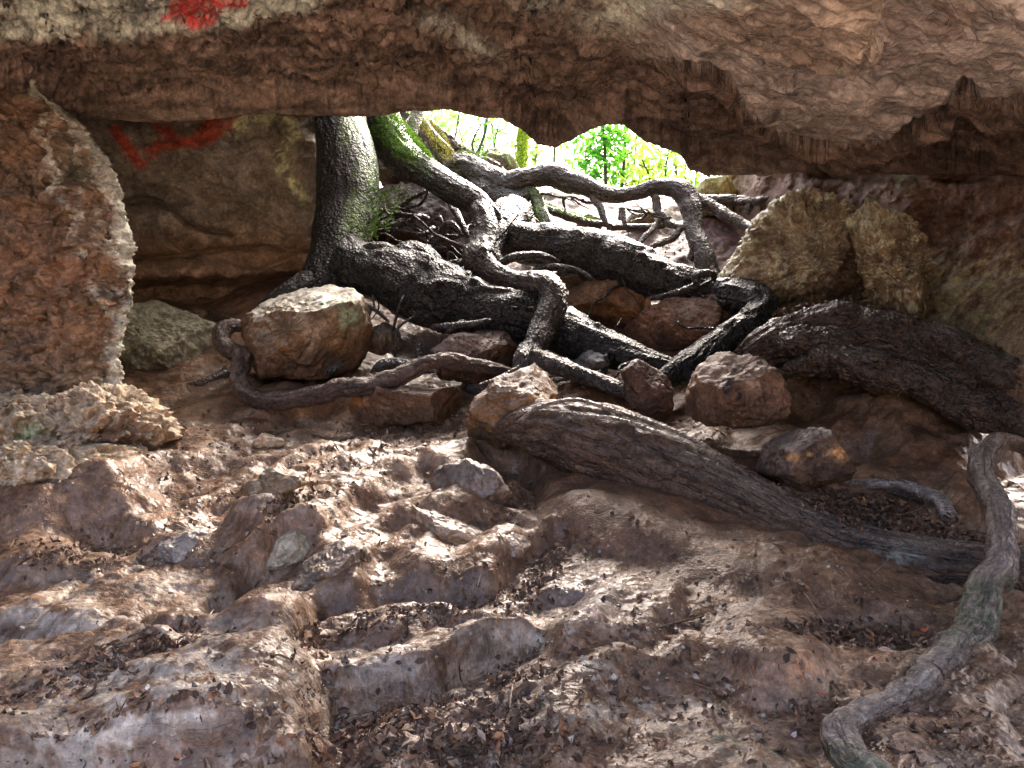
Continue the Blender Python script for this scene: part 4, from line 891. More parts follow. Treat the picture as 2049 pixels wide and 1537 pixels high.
for i, pl in enumerate([[(1185, 388, 8, 8.4), (1200, 415, 7, 8.3), (1215, 450, 6, 8.2)], [(1308, 385, 8, 8.3), (1318, 420, 8, 8.2), (1335, 445, 7, 8.1), (1360, 455, 6, 8.0), (1390, 455, 6, 7.95)],
    [(1322, 440, 6, 8.15), (1300, 465, 6, 8.0), (1278, 490, 5, 7.9)], [(1365, 455, 6, 8.0), (1340, 480, 7, 7.95), (1300, 495, 6, 7.9)], [(1240, 440, 5, 8.3), (1245, 420, 6, 8.3), (1250, 455, 5, 8.2)],
    [(1375, 390, 12, 8.3), (1420, 412, 12, 8.2), (1470, 440, 11, 8.0), (1530, 470, 9, 7.7)], [(1390, 398, 8, 8.6), (1440, 400, 9, 8.5), (1490, 402, 10, 8.4), (1497, 430, 7, 8.3)], [(1470, 405, 6, 8.4), (1515, 402, 8, 8.3), (1540, 395, 4, 8.2)],
    [(1090, 415, 6, 8.9), (1130, 432, 9, 8.7), (1180, 446, 7, 8.5), (1230, 452, 5, 8.4)], [(1215, 455, 7, 8.6), (1290, 455, 6, 8.5), (1340, 450, 6, 8.4)], [(1380, 520, 8, 7.9), (1395, 500, 9, 7.85), (1420, 535, 8, 7.7), (1440, 555, 5, 7.6)]]):
    tube('rootlet', pl, (.06, .05, .044), back, seed=60 + i, knots=.5, bend=.8, tip=(False, True), top=(.13, .12, .11), moss=(.15, .26, .03), mossf=lambda x, y, N: ss(1230, 1100, x) * ss(.2, .6, N[..., 2]) * ss(405, 420, y))

rr = np.random.default_rng(77)
def tangle(parent, paths, count, colr, topc, kk, rmax=6, L=(60, 190)):
    for k_ in range(count):
        pth = np.array(paths[rr.integers(len(paths))], float); i_ = rr.integers(0, len(pth) - 1); f = rr.random()
        x, y, r, Y = pth[i_] * (1 - f) + pth[i_ + 1] * f
        y += r * .3; Y -= r / F * Y * .8
        n_ = rr.integers(4, 7); ln = rr.uniform(*L) / n_; a = rr.uniform(.1, math.pi - .1) if rr.random() < .7 else rr.uniform(-.5, .5) + math.pi * rr.integers(0, 2)
        r0 = rr.uniform(2.2, rmax); out = [(x, y, r0, Y)]
        for q_ in range(n_):
            a += rr.normal() * .45; x += math.cos(a) * ln; y += math.sin(a) * ln * .7; Y += rr.normal() * .05
            z = CZ + (CY - y) / F * Y; X_ = (x - CX) / F * Y; g = float(gz(X_, Y)) + r0 / F * Y * .3
            if z < g: y = CY - (g - CZ) / Y * F
            out.append((x, y, r0 * (1 - .75 * (q_ + 1) / n_), Y))
        tube('rootlet', out, colr, parent, seed=kk + k_, knots=.4, groove=.6, bend=.9, tip=(True, True), top=topc, nseg=9, step=.012)
PT = [[(690, 520, 50, 7.0), (800, 556, 60, 6.8), (940, 612, 56, 6.7), (1110, 655, 44, 6.5), (1300, 725, 25, 6.2)],
      [(1010, 440, 36, 7.6), (1180, 505, 50, 7.25), (1350, 566, 38, 7.0), (1500, 610, 34, 6.7), (1400, 712, 26, 6.25)], [(960, 430, 22, 7.2), (960, 520, 30, 6.9), (1075, 566, 24, 6.5), (1070, 700, 24, 6.1), (1170, 752, 16, 5.9)],
      [(780, 400, 20, 7.9), (860, 430, 20, 7.7), (900, 500, 20, 7.4)]]
tangle(tree, PT, 62, (.011, .01, .0095), (.022, .021, .02), 500)
tangle(back, [[(900, 345, 40, 8.8), (1055, 380, 20, 8.55), (1210, 400, 15, 8.4), (1390, 440, 20, 8.1)]], 14, (.04, .033, .03), (.09, .08, .07), 600, 4, (40, 110))

up = root_thing('mossy_root', 'thin forked mossy root standing in the upper left corner of the opening', 'root')
tube('root', [(850, 180, 10, 8.6), (832, 235, 13, 8.5), (820, 285, 11, 8.4), (815, 330, 8, 8.3)], (.16, .14, .09), up, seed=81, knots=.2, moss=(.16, .24, .05), mossf=lambda x, y, N: .7 + 0 * x)
tube('root', [(830, 240, 10, 8.5), (800, 262, 8, 8.4), (780, 285, 7, 8.3)], (.13, .12, .08), up, seed=82, knots=.2, moss=(.14, .22, .04), mossf=lambda x, y, N: .6 + 0 * x)
tube('root', [(835, 232, 9, 8.6), (860, 262, 8, 8.6), (885, 290, 8, 8.6), (905, 312, 8, 8.7), (898, 345, 7, 8.7)], (.15, .13, .08), up, seed=83, knots=.2, moss=(.2, .22, .04), mossf=lambda x, y, N: .6 * ss(0, .5, N[..., 2]))
tube('rootlet', [(860, 285, 5, 8.6), (885, 320, 5, 8.6), (905, 300, 4, 8.7)], (.13, .11, .08), up, seed=84, knots=.2)

def single(name, label, pts, fit=None, keep=False, **kw):
    if fit is None: fit = name != 'broad_root' and label[:5] not in ('threa', 'thin ')
    if fit:
        fp = onground(pts); pts = [(a[0], a[1], a[2], min(a[3], b_[3]) if keep else a[3]) for a, b_ in zip(fp, pts)]
    o = tube(name, pts, **kw); tag(o, label, 'root'); return o
big = root_thing('buried_root', 'massive cracked brown root, half buried and slanting across the foreground mud', 'root')
tube('root', [(985, 868, 40, 5.32), (1035, 858, 50, 5.22), (1110, 862, 58, 5.15), (1200, 885, 74, 5.05), (1300, 925, 80, 4.95), (1400, 970, 74, 4.81), (1500, 1015, 66, 4.68), (1600, 1062, 60, 4.53), (1720, 1108, 56, 4.36), (1850, 1135, 56, 4.18), (1990, 1150, 54, 4.03), (2150, 1160, 50, 3.9)],
     BRN, big, seed=91, knots=.35, groove=1.1, mat=M_OLDBARK, top=(.12, .095, .082), tip=(True, False), spots=[(1800, 1110, 60, 20, (.25, .28, .25))])
tube('rootlet', [(1035, 845, 3, 4.95), (1080, 815, 4, 4.9), (1150, 800, 4, 4.88), (1230, 822, 4, 4.85), (1330, 855, 4, 4.75), (1420, 895, 4, 4.65)], (.22, .18, .15), big, seed=92, knots=.1, groove=.3, tip=(True, True))
tube('rootlet', [(1150, 830, 3, 4.8), (1240, 840, 4, 4.72), (1340, 875, 4, 4.62), (1380, 890, 2, 4.6)], (.22, .18, .15), big, seed=93, knots=.1, groove=.3, tip=(True, True))
single('surface_root', 'thin wavy brown root snaking over the mud in front of the angular boulder',
       [(480, 652, 12, 6.5), (450, 655, 15, 6.4), (440, 675, 17, 6.35), (455, 700, 17, 6.3), (488, 712, 17, 6.2), (478, 740, 16, 6.1), (480, 770, 16, 6.0), (505, 795, 15, 5.9), (550, 805, 16, 5.82), (620, 795, 18, 5.8), (690, 772, 19, 5.8), (750, 770, 18, 5.8), (810, 752, 18, 5.82), (860, 728, 15, 5.85), (920, 724, 14, 5.9), (980, 735, 11, 5.9), (1030, 742, 8, 5.95)],
       colour=(.065, .042, .034), seed=101, knots=.9, bend=.8, top=(.13, .1, .09), mat=M_OLDBARK, tip=(False, True))
single('surface_root', 'short branch root lying on the mud left of the thin wavy root', [(478, 735, 10, 6.15), (440, 752, 10, 6.2), (405, 766, 9, 6.25), (375, 768, 5, 6.3)], colour=(0.083, 0.063, 0.055), seed=102, knots=.3, tip=(False, True))
single('surface_root', 'stubby little root ending where the thin wavy root meets the mud', [(548, 800, 9, 5.8), (530, 815, 8, 5.75), (500, 828, 5, 5.7)], colour=(0.083, 0.063, 0.055), seed=103, tip=(False, True))
single('surface_root', 'short brown root poking out beside the pitted cream rock', [(275, 822, 6, 5.45), (310, 828, 11, 5.35), (345, 845, 10, 5.3), (375, 858, 5, 5.25)], colour=(0.088, 0.061, 0.047), seed=104, tip=(True, True))
single('root_stub', 'broken root stub sticking out of the crumbly soil', [(1000, 800, 16, 5.5), (965, 785, 15, 5.5), (940, 772, 15, 5.45), (930, 765, 8, 5.45)], colour=(0.066, 0.050, 0.044), seed=105, tip=(False, True), top=(.22, .19, .18))
single('surface_root', 'thread thin root reaching left from the foot of the twisted root', [(1040, 735, 5, 5.8), (1000, 755, 4, 5.75), (960, 770, 3, 5.7)], colour=(0.088, 0.072, 0.066), seed=106, knots=.1)
single('surface_root', 'dark stick like root in the shade behind the left mound', [(410, 622, 5, 7.0), (440, 632, 7, 6.95), (470, 645, 6, 6.9)], colour=(.12, .08, .05), seed=107, tip=(True, True))
broad = root_thing('broad_root', 'very broad ribbed root sweeping down to the right edge over the mud', 'root')
tube('root', [(1430, 755, 16, 6.4), (1490, 722, 42, 6.25), (1570, 695, 58, 6.1), (1680, 688, 66, 5.9), (1780, 706, 68, 5.7), (1880, 740, 68, 5.5), (1980, 782, 70, 5.25), (2100, 835, 76, 4.95), (2250, 890, 80, 4.7)],
       colour=(.055, .034, .023), parent=broad, seed=111, knots=.8, groove=1.7, flat=.75, top=(.08, .058, .045), tip=(True, False))
for i_, pl_ in enumerate([[(1500, 700, 16, 6.05), (1580, 655, 22, 5.9), (1670, 640, 24, 5.7), (1770, 655, 24, 5.5), (1880, 690, 26, 5.25), (2000, 738, 28, 4.95), (2120, 790, 28, 4.7)],
                           [(1560, 745, 14, 5.75), (1660, 720, 22, 5.5), (1760, 735, 24, 5.3), (1880, 780, 24, 5.1), (2000, 830, 26, 4.85), (2120, 880, 26, 4.6)],
                           [(1540, 690, 10, 5.85), (1640, 680, 20, 5.6), (1760, 700, 16, 5.42), (1860, 742, 14, 5.2), (1960, 770, 12, 5.0)]]):
    tube('root', [(a, b, c + 9, d + .13) for a, b, c, d in pl_], colour=(.055, .034, .023), parent=broad, seed=130 + i_, knots=1.1, groove=1.6, top=(.075, .06, .054), tip=(True, False), bend=1.0)
single('curved_root', 'pale mud coated root curving down the right side into the foreground',
       [(2080, 905, 12, 4.8), (2030, 888, 15, 4.75), (1992, 888, 20, 4.65), (1968, 925, 25, 4.5), (1980, 985, 25, 4.3), (2003, 1050, 27, 3.96), (2005, 1110, 31, 3.8), (1980, 1180, 33, 3.66), (1945, 1250, 34, 3.55), (1890, 1320, 33, 3.35), (1820, 1375, 30, 3.2), (1750, 1425, 29, 3.05), (1690, 1455, 32, 2.92), (1680, 1490, 36, 2.85), (1720, 1535, 40, 2.75), (1790, 1590, 40, 2.6)],
       colour=(.085, .056, .04), seed=121, bend=.9, knots=.5, groove=.8, top=(.24, .2, .175), mat=M_OLDBARK, keep=True, moss=(.11, .13, .075), mossf=lambda x, y, N: ss(1120, 1180, y) * ss(1330, 1250, y) * .7 + ss(1470, 1500, y) * .6)
single('surface_root', 'slim twin root running down along the right edge above the curved root', [(1880, 815, 8, 5.1), (1940, 838, 9, 4.95), (2000, 865, 10, 4.8), (2060, 900, 11, 4.7), (2150, 950, 12, 4.6)], colour=(0.094, 0.072, 0.055), seed=122, top=(.3, .26, .23), knots=.2)
single('surface_root', 'smooth pale root tip emerging above the leaf pile at right', [(1630, 955, 5, 4.75), (1700, 968, 10, 4.65), (1770, 972, 14, 4.55), (1830, 985, 18, 4.5), (1880, 1005, 18, 4.4), (1900, 1040, 16, 4.35)], colour=(0.088, 0.066, 0.055), seed=123, top=(.3, .27, .26), knots=.15, groove=.5, tip=(True, False))

# earth bank under the second stem: dark soil with an undercut
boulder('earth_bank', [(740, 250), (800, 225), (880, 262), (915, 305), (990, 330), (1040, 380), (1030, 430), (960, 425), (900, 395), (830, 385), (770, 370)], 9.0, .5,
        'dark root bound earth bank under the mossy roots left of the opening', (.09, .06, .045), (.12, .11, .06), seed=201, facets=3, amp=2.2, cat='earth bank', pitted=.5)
boulder('boulder', [(720, 380), (800, 365), (900, 390), (960, 430), (970, 520), (900, 560), (760, 560), (715, 470)], 8.6, .4, 'dark panel added for the shade at the back of the hollow under the second stem', (.045, .028, .02), (.05, .035, .026), seed=202, facets=5)  # added backing, its dark colour stands in for the hollow's shade

# ------------------------------------------------------------------ leaf shapes: litter, leaves, moss
def leaf_cloud(name, pos, nrm, size, cols_, mat, parent=None, curl=.25, aspect=.45, seed=0, spin=None):
    """each leaf: 2x3 folded quads pointing along a random in-plane direction"""
    rg = np.random.default_rng(seed); n = len(pos)
    a = rg.normal(size=(n, 3)) if spin is None else spin; a = a - nrm * (a * nrm).sum(1)[:, None]; a /= np.linalg.norm(a, axis=1)[:, None] + 1e-9
    b = np.cross(nrm, a)
    prof = [(-.5, .04), (-.2, .42), (.15, .45), (.5, .03)]
    cu = rg.normal(size=n) * curl; fo = rg.normal(size=n) * curl * .7 + .15
    V = np.zeros((n, 12, 3)); k_ = 0
    for (t, wdt) in prof:
        for sgn in (-1, 0, 1):
            V[:, k_] = pos + a * (t * size)[:, None] + b * (sgn * wdt * aspect * 1.1 * size)[:, None] + nrm * ((cu * (4 * t * t) + fo * abs(sgn) * wdt) * size)[:, None]
            k_ += 1
    q = []
    for r in range(3):
        for c_ in range(2): q.append([r * 3 + c_, r * 3 + c_ + 1, r * 3 + c_ + 4, r * 3 + c_ + 3])
    Q = (np.arange(n) * 12)[:, None, None] + np.array(q)[None]
    col = np.repeat(cols_[:, None], 12, 1)
    org = pos.mean(0) if parent is None else np.zeros(3)
    o = link(name, raw_mesh(name, V.reshape(-1, 3) - org, Q.reshape(-1, 4), col.reshape(-1, 3), smooth=False), mat, parent)
    o.location = org if parent is None else (0, 0, 0)
    return o

def ground_pts(n, regions, seed):
    """sample pixels from soft regions and drop them on the ground"""
    rg = np.random.default_rng(seed); out = []
    wts = np.array([r[-1] for r in regions], float); wts /= wts.sum()
    for r, k_ in zip(regions, rg.multinomial(n, wts)):
        cx, cy, rx, ry, deg, _ = r; a = math.radians(deg); u = rg.normal(size=k_) * .6 * rx; v = rg.normal(size=k_) * .6 * ry
        out.append(np.stack([cx + u * math.cos(a) - v * math.sin(a), cy + u * math.sin(a) + v * math.cos(a)], 1))
    q = np.concatenate(out); q = q[(q[:, 1] < 1620) & (q[:, 1] > 420)]
    Y = np.interp(q[:, 1], TR, TY)
    for _ in range(12):
        z = gz((q[:, 0] - CX) / F * Y, Y); zr = CZ + (CY - q[:, 1]) / F * Y; Y = Y - (z - zr) * .9
        Y = np.clip(Y, 2.0, 11.5)
    X = (q[:, 0] - CX) / F * Y; p = np.stack([X, Y, gz(X, Y)], 1)
    e = .02; nx = (gz(X - e, Y) - gz(X + e, Y)) / (2 * e); ny = (gz(X, Y - e) - gz(X, Y + e)) / (2 * e)
    nn = np.stack([nx, ny, np.ones_like(nx)], 1); nn /= np.linalg.norm(nn, axis=1)[:, None]
    return p, nn

REG = [(850, 1230, 220, 26, -12, 4), (1080, 1150, 90, 30, -45, 3), (800, 1440, 190, 34, -14, 5), (1020, 1400, 60, 80, 20, 3), (950, 1500, 260, 40, -4, 6), (300, 1290, 160, 25, -16, 4),
       (180, 1110, 220, 26, 0, 4), (200, 1340, 200, 30, -20, 3), (1750, 1030, 110, 32, 12, 6), (1880, 1080, 80, 30, 8, 4), (1720, 1270, 120, 24, 5, 3), (1640, 1180, 200, 60, 10, 1.5), (1500, 1400, 350, 100, 0, 3.5),
       (1900, 1480, 200, 80, 0, 3), (860, 850, 150, 36, -8, 4), (1010, 1000, 50, 60, 30, 2), (700, 900, 300, 70, -14, 4), (300, 900, 260, 70, -8, 2.5), (560, 1010, 130, 30, -20, 2), (1750, 620, 110, 18, 14, 2),
       (1230, 1320, 200, 120, 0, 2), (300, 1480, 300, 60, 0, 2), (1100, 780, 120, 30, 0, 2), (1420, 860, 60, 40, 0, 1), (1620, 780, 60, 50, 30, 1), (1350, 500, 180, 60, 0, 1.6), (640, 1330, 40, 90, -10, 1.2), (1024, 1100, 900, 350, 0, 4)]
p, nn = ground_pts(14000, REG, 5); n = len(p); rg = np.random.default_rng(3)
nn = nn + rg.normal(size=nn.shape) * .35; nn /= np.linalg.norm(nn, axis=1)[:, None]
pal = np.array([(.13, .075, .048), (.09, .053, .036), (.18, .105, .064), (.24, .155, .1), (.31, .23, .175), (.06, .04, .03), (.26, .12, .055)])
cc = pal[rg.choice(7, n, p=[.25, .25, .18, .1, .07, .12, .03])] * rg.uniform(.7, 1.3, (n, 1))
sz = .008 + .04 * rg.random(n) ** 2 * (1 + .5 * (rg.random(n) > .93)); p[:, 2] += sz * .12
lit = leaf_cloud('leaf_litter', p, nn, sz, cc, M_DEAD, aspect=.5, seed=4, curl=.35)
tag(lit, 'brown scraps of dead leaves scattered over the muddy slope', 'leaf litter', kind='stuff')
# bigger drifted leaves: pile by the half buried root at right, and on the ledge
p, nn = ground_pts(1500, [(1740, 1030, 100, 24, 14, 6), (1860, 1085, 90, 22, 8, 4), (1730, 1285, 110, 12, 5, 2), (1740, 612, 110, 14, 14, 2), (900, 1500, 260, 40, 0, 2)], 9); n = len(p)
nn = nn + rg.normal(size=nn.shape) * .5; nn /= np.linalg.norm(nn, axis=1)[:, None]
cc = pal[rg.choice(7, n, p=[.3, .25, .18, .08, .04, .12, .03])] * rg.uniform(.7, 1.2, (n, 1)); sz = rg.uniform(.03, .06, n); p[:, 2] += rg.uniform(.0, .05, n)
lit2 = leaf_cloud('leaf_pile', p, nn, sz, cc, M_DEAD, aspect=.4, seed=6, curl=.3)
tag(lit2, 'drift of glossy dark brown leaves heaped above the massive half buried root', 'leaf pile', kind='stuff')
def ridge_litter(name, label, curve, n, seed):
    rg = np.random.default_rng(seed); A = catmull([[*P(np.float64(x), np.float64(y), np.float64(Y)), r] for (x, y, r, Y) in curve], .01)
    k_ = rg.integers(0, len(A), n); r_ = A[k_, 3] / F * A[k_, 1]; th = rg.normal(size=n) * .45 + .15
    off = np.stack([0 * th, np.sin(th), np.cos(th)], 1) * (r_ * rg.uniform(.95, 1.1, n))[:, None]; nn = off / np.linalg.norm(off, axis=1)[:, None] + rg.normal(size=(n, 3)) * .35
    nn /= np.linalg.norm(nn, axis=1)[:, None]; cc = pal[rg.choice(7, n, p=[.3, .25, .18, .08, .04, .12, .03])] * rg.uniform(.7, 1.2, (n, 1))
    o = leaf_cloud(name, A[k_, :3] + off, nn, rg.uniform(.02, .055, n), cc, M_DEAD, aspect=.4, seed=seed); tag(o, label, 'leaf litter', kind='stuff')
ridge_litter('leaf_litter', 'dark wet leaves caught on the crest of the broad ribbed root', [(1560, 690, 66, 6.1), (1680, 680, 74, 5.9), (1780, 700, 76, 5.7), (1880, 735, 76, 5.5), (1990, 780, 78, 5.25)], 1500, 71)
ridge_litter('leaf_litter', 'crumbs of leaf lying along the top of the half buried root', [(1250, 905, 76, 5.0), (1500, 1015, 66, 4.68), (1720, 1108, 58, 4.36)], 500, 72)
p, nn = ground_pts(420, REG, 19); n = len(p); rg = np.random.default_rng(8); nn = nn + rg.normal(size=nn.shape) * .15; nn /= np.linalg.norm(nn, axis=1)[:, None]; p[:, 2] += .006
tw_ = leaf_cloud('twig_litter', p, nn, rg.uniform(.03, .13, n), np.array([(.2, .14, .09)]) * rg.uniform(.4, 1.8, (n, 1)), M_DEAD, aspect=.045, seed=12, curl=.12)
tag(tw_, 'snapped bits of twig strewn over the muddy slope', 'twig litter', kind='stuff')
def grit(name, label, n, seed):
    p, nn = ground_pts(n, REG + [(500, 950, 400, 120, -12, 30), (1150, 1250, 500, 180, 0, 30), (400, 1400, 400, 120, 0, 15)], seed); n = len(p); rg = np.random.default_rng(seed)
    d = np.array([(1, 0, 0), (-1, 0, 0), (0, 1, 0), (0, -1, 0), (0, 0, 1), (0, 0, -1)], float); r = .003 + .014 * rg.random(n) ** 3
    R_ = np.linalg.qr(rg.normal(size=(n, 3, 3)))[0]; V = np.einsum('nij,kj->nki', R_, d) * rg.uniform(.5, 1.3, (n, 6, 1)) * r[:, None, None] + (p + nn * r[:, None] * .3)[:, None]
    t = np.array([(0, 2, 4), (2, 1, 4), (1, 3, 4), (3, 0, 4), (2, 0, 5), (1, 2, 5), (3, 1, 5), (0, 3, 5)]); Q = (np.arange(n) * 6)[:, None, None] + t[None]
    c = np.array([(.16, .1, .065), (.3, .24, .19), (.42, .37, .31), (.09, .06, .045)])[rg.choice(4, n, p=[.4, .25, .1, .25])] * rg.uniform(.7, 1.2, (n, 1))
    org = p.mean(0); o = link(name, raw_mesh(name, V.reshape(-1, 3) - org, Q.reshape(-1, 3), np.repeat(c[:, None], 6, 1).reshape(-1, 3), smooth=False, tris=True), M_GROUND); o.location = org; tag(o, label, 'grit', kind='stuff')
grit('grit', 'loose grit and tiny stones scattered over the muddy slope', 4000, 23)
# individually visible leaves
for i, (x, y, s_, c_, lb) in enumerate([(998, 1495, .06, (.42, .2, .1), 'curled orange brown leaf at the bottom middle'), (1585, 1478, .035, (.55, .4, .42), 'pinkish pale leaf near the lower right root end'),
        (1770, 1310, .06, (.45, .3, .24), 'rusty beige leaf on the mud under the curved root'), (1665, 1285, .055, (.3, .2, .18), 'upright grey brown leaf right of the rounded dome of rock'), (1845, 1275, .05, (.5, .16, .08), 'reddish orange leaf in the hollow beside the curved root'),
        (1380, 1240, .07, (.12, .07, .05), 'long curled dark leaf on the smooth mud mound'), (1640, 1405, .03, (.45, .09, .04), 'tiny red leaf above the lower end of the curved root'), (1275, 1455, .03, (.6, .48, .38), 'small cream leaf on the mud left of the green stain'), (865, 1415, .03, (.55, .25, .08), 'bright orange leaf scrap in the leafy hollow'),
        (298, 1388, .03, (.6, .56, .52), 'white leaf scrap on the big grey rock'), (660, 930, .04, (.1, .06, .04), 'dark leaf on the pale worn rock below the wavy root')]):
    g = ground_at(x, y); rg2 = np.random.default_rng(i); nn = np.array([[rg2.normal() * .3, -.4, 1.]]); nn /= np.linalg.norm(nn)
    o = leaf_cloud('fallen_leaf', np.array([g + (0, -.01, .012)]), nn, np.array([s_]), np.array([c_]), M_DEAD, aspect=.5, seed=i + 50, curl=.25)
    tag(o, lb, 'leaf', 'single leaves lying on the slope')
def stick(pts, label, r=.003, c_=(.3, .22, .14)):
    A = []
    for (x, y) in pts:
        g = ground_at(x, y); A.append((x, y - 3, 0, g[1] - .015))
    A = [(a[0], a[1], r / a[3] * F, a[3]) for a in A]
    o = tube('twig', A, c_, seed=len(A), knots=.2, groove=.2, mat=M_TWIG, tip=(True, True), nseg=8, step=.01); tag(o, label, 'twig', 'dry twigs on the slope')
stick([(1045, 1268), (1038, 1330), (1025, 1380), (1020, 1420)], 'long straw coloured twig lying down the grey rock', .003, (.4, .3, .2))
stick([(1578, 1160), (1610, 1190), (1650, 1250)], 'bent pale twig above the rounded dome of rock', .003, (.35, .27, .18))
stick([(415, 1240), (428, 1222), (432, 1215)], 'short pale twig in the corner of the gully', .002, (.5, .4, .28))
stick([(1790, 1105), (1770, 1130), (1745, 1150)], 'thin grey twig leaning on the half buried root', .003, (.25, .22, .18))
stick([(1670, 1400), (1690, 1440)], 'short straight twig near the curved root end', .003, (.32, .2, .12))
stick([(858, 840), (865, 865), (885, 880)], 'fine curved twig on the crumbly soil', .002, (.35, .27, .22))
stick([(955, 1180), (962, 1150)], 'upright pale splinter by the mauve stone', .003, (.45, .36, .28))
stick([(1290, 1265), (1350, 1250), (1410, 1235)], 'dark brittle twig on the smooth mud mound', .004, (.09, .06, .04))
stick([(1690, 720), (1760, 665), (1800, 640)], 'dark twig among the leaves on top of the broad ribbed root', .005, (.1, .06, .04))

# moss and little ferns on the stem and roots
def moss_patch(name, parent, curve, n, size, colr, seed, spread=12, label=None):
    rg = np.random.default_rng(seed); A = catmull([[*P(np.float64(x), np.float64(y), np.float64(Y)), r] for (x, y, r, Y) in curve], .01)
    k_ = rg.integers(0, len(A), n); rr = A[k_, 3] / F * A[k_, 1]; th = rg.uniform(.2, math.pi - .2, n)
    off = np.stack([np.cos(th), -.5 * np.sin(th), np.sin(th)], 1) * rr[:, None] * rg.uniform(.85, 1.1, (n, 1)); pos = A[k_, :3] + off
    nr = rg.normal(size=(n, 3)) * .6 + (0, -.8, .2); nr /= np.linalg.norm(nr, axis=1)[:, None]
    sp = off / (np.linalg.norm(off, axis=1)[:, None]) + rg.normal(size=(n, 3)) * .5
    cc = np.array(colr) * rg.uniform(.6, 1.5, (n, 1)) * rg.uniform(.85, 1.15, (n, 3))
    o = leaf_cloud(name, pos, nr, rg.uniform(.5, 1.4, n) * size, cc, M_MOSS, parent, aspect=.35, seed=seed, spin=sp); o['kind'] = 'stuff'
    if label: o['label'] = label
moss_patch('moss', tree, [(755, 235, 34, 7.85), (795, 290, 36, 7.7), (850, 338, 26, 7.55)], 2600, .022, (0.084, 0.180, 0.020), 1)
moss_patch('moss', tree, [(760, 470, 16, 7.3), (775, 420, 26, 7.5), (800, 400, 26, 7.6)], 350, .03, (.1, .2, .03), 2)
moss_patch('moss', tree, [(725, 400, 30, 7.2), (728, 450, 26, 7.2), (745, 485, 12, 7.1)], 900, .014, (.09, .17, .03), 3)
moss_patch('moss', up, [(790, 250, 18, 8.4), (830, 300, 20, 8.3), (860, 335, 16, 8.3)], 1600, .022, (0.102, 0.204, 0.020), 4)
moss_patch('moss', up, [(850, 250, 14, 8.5), (880, 290, 18, 8.5), (900, 330, 10, 8.5)], 700, .024, (.26, .26, .06), 5)
moss_patch('moss', back, [(1090, 412, 6, 8.85), (1140, 432, 8, 8.6), (1190, 445, 6, 8.4)], 500, .018, (0.120, 0.204, 0.030), 6)
moss_patch('moss', back, [(920, 325, 20, 8.7), (960, 325, 18, 8.6)], 500, .018, (0.090, 0.180, 0.030), 7)

# ------------------------------------------------------------------ plants outside the opening
def sapling(name, label, x0, y0, x1, y1, Y, rpx, nleaf, leaf, colr, seed, cat='sapling', group='young trees outside the opening', spread=45, branches=6, tone=(.06, .08, .03)):
    rg = np.random.default_rng(seed); e = root_thing(name, label, cat, group)
    base = P(np.float64(x0), np.float64(y0), np.float64(Y)); 
    mx = (x0 + x1) / 2 + rg.normal() * 6
    main = [(x0, y0 + 60, rpx * 1.2, Y), (x0, y0, rpx, Y), (mx, (y0 + y1) / 2, rpx * .8, Y), (x1, y1, rpx * .5, Y)]
    tube('stem', main, tone, e, seed=seed, knots=.2, groove=.3, mat=M_TWIG, nseg=10, step=.04)
    A = catmull([[*P(np.float64(a), np.float64(b), np.float64(Y_)), r] for (a, b, r, Y_) in main], .05); tips = []
    for i in range(branches):
        f = rg.uniform(.25, .95); q = A[int(f * (len(A) - 1))]; qx = q[0] / q[1] * F + CX; qy = CY - (q[2] - CZ) / q[1] * F
        L = spread * rg.uniform(.4, 1.1); sg = rg.choice([-1, 1]); dY = rg.normal() * .3
        br = [(qx, qy, rpx * .4, Y), (qx + sg * L * .5, qy - L * .25, rpx * .3, Y + dY * .5), (qx + sg * L, qy - L * rg.uniform(.1, .9), rpx * .15, Y + dY)]
        tube('branch', br, tone, e, seed=seed + i, knots=.1, groove=.2, mat=M_TWIG, nseg=6, step=.05)
        B = catmull([[*P(np.float64(a), np.float64(b), np.float64(Y_)), r] for (a, b, r, Y_) in br], .05); tips.append(B[len(B) // 4:, :3])
    T = np.concatenate(tips + [A[len(A) // 3:, :3]])
    if nleaf:
        pos = T[rg.integers(0, len(T), nleaf)] + rg.normal(size=(nleaf, 3)) * leaf * np.array([1.3, 1.5, 1.3])
        nr = rg.normal(size=(nleaf, 3)) + (0, -.3, .9); nr /= np.linalg.norm(nr, axis=1)[:, None]
        cc = np.array(colr) * rg.uniform(.55, 1.4, (nleaf, 1)) * rg.uniform(.9, 1.1, (nleaf, 3))
        o = leaf_cloud('leaves', pos, nr, rg.uniform(.6, 1.3, nleaf) * leaf, cc, M_LEAF, e, aspect=.5, seed=seed)
    return e
G = (.11, .4, .03); G2 = (.18, .45, .04); 
sapling('sapling', 'bushiest leafy sapling in the middle of the right hand gap', 1212, 385, 1205, 230, 11.5, 4, 420, .11, G, 1, branches=12, spread=55)
sapling('sapling', 'leafy sapling just right of the bushiest one', 1244, 385, 1252, 240, 11.8, 4, 330, .11, G2, 2, branches=10, spread=50)
sapling('sapling', 'yellow leaved low bush at the right of the gap', 1292, 400, 1285, 320, 11.2, 3, 260, .11, (.26, .42, .04), 3, branches=7, spread=36)
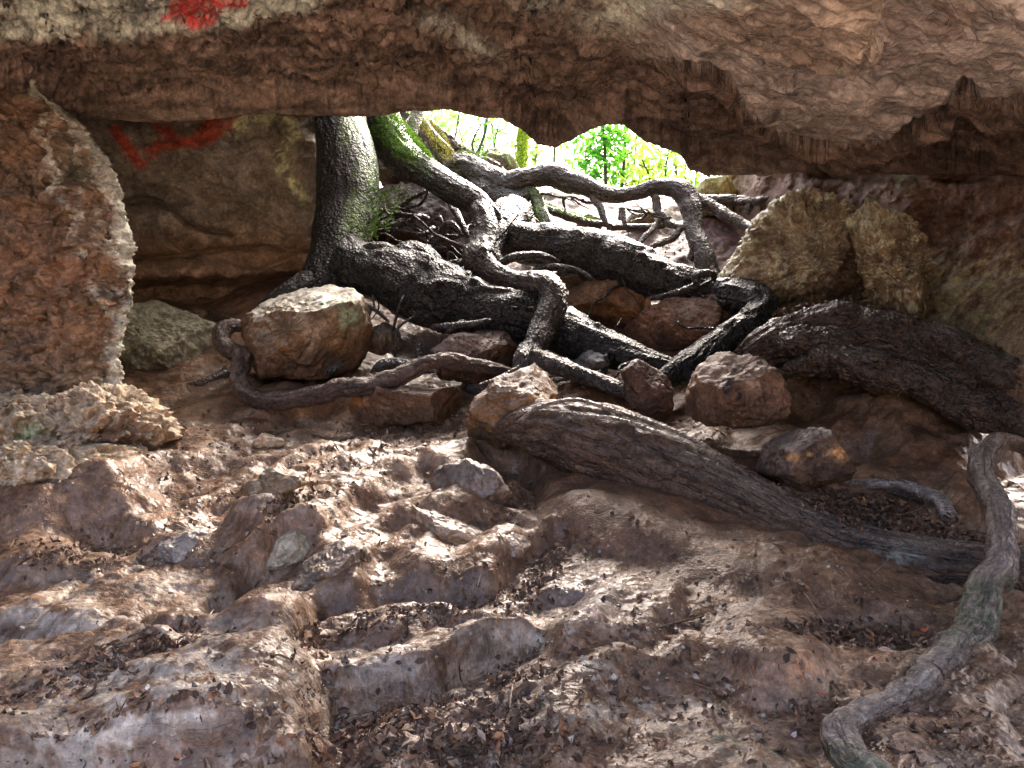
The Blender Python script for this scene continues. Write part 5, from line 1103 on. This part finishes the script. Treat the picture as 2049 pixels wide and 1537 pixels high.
sapling('sapling', 'slender green stemmed sapling left of the bushiest one', 1180, 390, 1172, 300, 12, 3, 120, .1, G, 4, branches=6, spread=40)
sapling('sapling', 'sparse sapling seen under the low point of the cave lip', 1110, 360, 1118, 250, 13, 3, 90, .1, G2, 5, branches=6, spread=40)
sapling('sapling', 'thin leaning bare stem left of the mossy post like trunk', 953, 320, 978, 200, 12, 3.2, 14, .09, G, 6, branches=4, spread=30)
sapling('sapling', 'thin straight bare stem at the left of the bright gap', 905, 310, 925, 190, 12.5, 2.2, 8, .08, G, 7, branches=3, spread=25)
sapling('sapling', 'crooked bare stem beside the round mossy stone', 950, 320, 962, 250, 13, 3, 10, .08, G, 8, branches=5, spread=30)
sapling('sapling', 'very thin twiggy stem between the round mossy stone and the lip', 988, 310, 1010, 220, 13.5, 2, 26, .08, G, 9, branches=5, spread=36)
sapling('sapling', 'far pale sapling behind the right end of the gap', 1335, 390, 1342, 290, 15, 3, 130, .13, G2, 10, branches=8, spread=50)
sapling('sapling', 'small leafy sapling at the far right corner of the gap', 1368, 395, 1372, 330, 11, 2.5, 90, .09, (.25, .45, .04), 11, branches=6, spread=26)
post = root_thing('moss_covered_tree', 'upright mossy green tree trunk behind the left part of the gap', 'tree')
tube('trunk', [(1040, 400, 11, 12.5), (1042, 330, 11, 12.5), (1048, 260, 11, 12.5), (1052, 120, 10, 12.5)], (.2, .28, .05), post, seed=9, knots=.3)
moss_patch('moss', post, [(1041, 345, 13, 12.4), (1044, 300, 13, 12.4), (1048, 260, 13, 12.4)], 500, .05, (.4, .55, .04), 9)
rgt = np.random.default_rng(44)
for i in range(16):
    x = rgt.uniform(780, 1450); Y = rgt.uniform(17, 34)
    sapling('woodland_tree', 'far woodland tree paled by painted haze, glimpsed through the gap', x, 372, x + rgt.normal() * 15, 372 - rgt.uniform(90, 200), Y, rgt.uniform(1.5, 4), 110, .26, (.25, .5, .12), 300 + i, cat='tree', group='far woodland trees beyond the opening', branches=7, spread=60, tone=(.14, .16, .08))  # haze of distance put into the paler leaf and stem colours
print('script done')
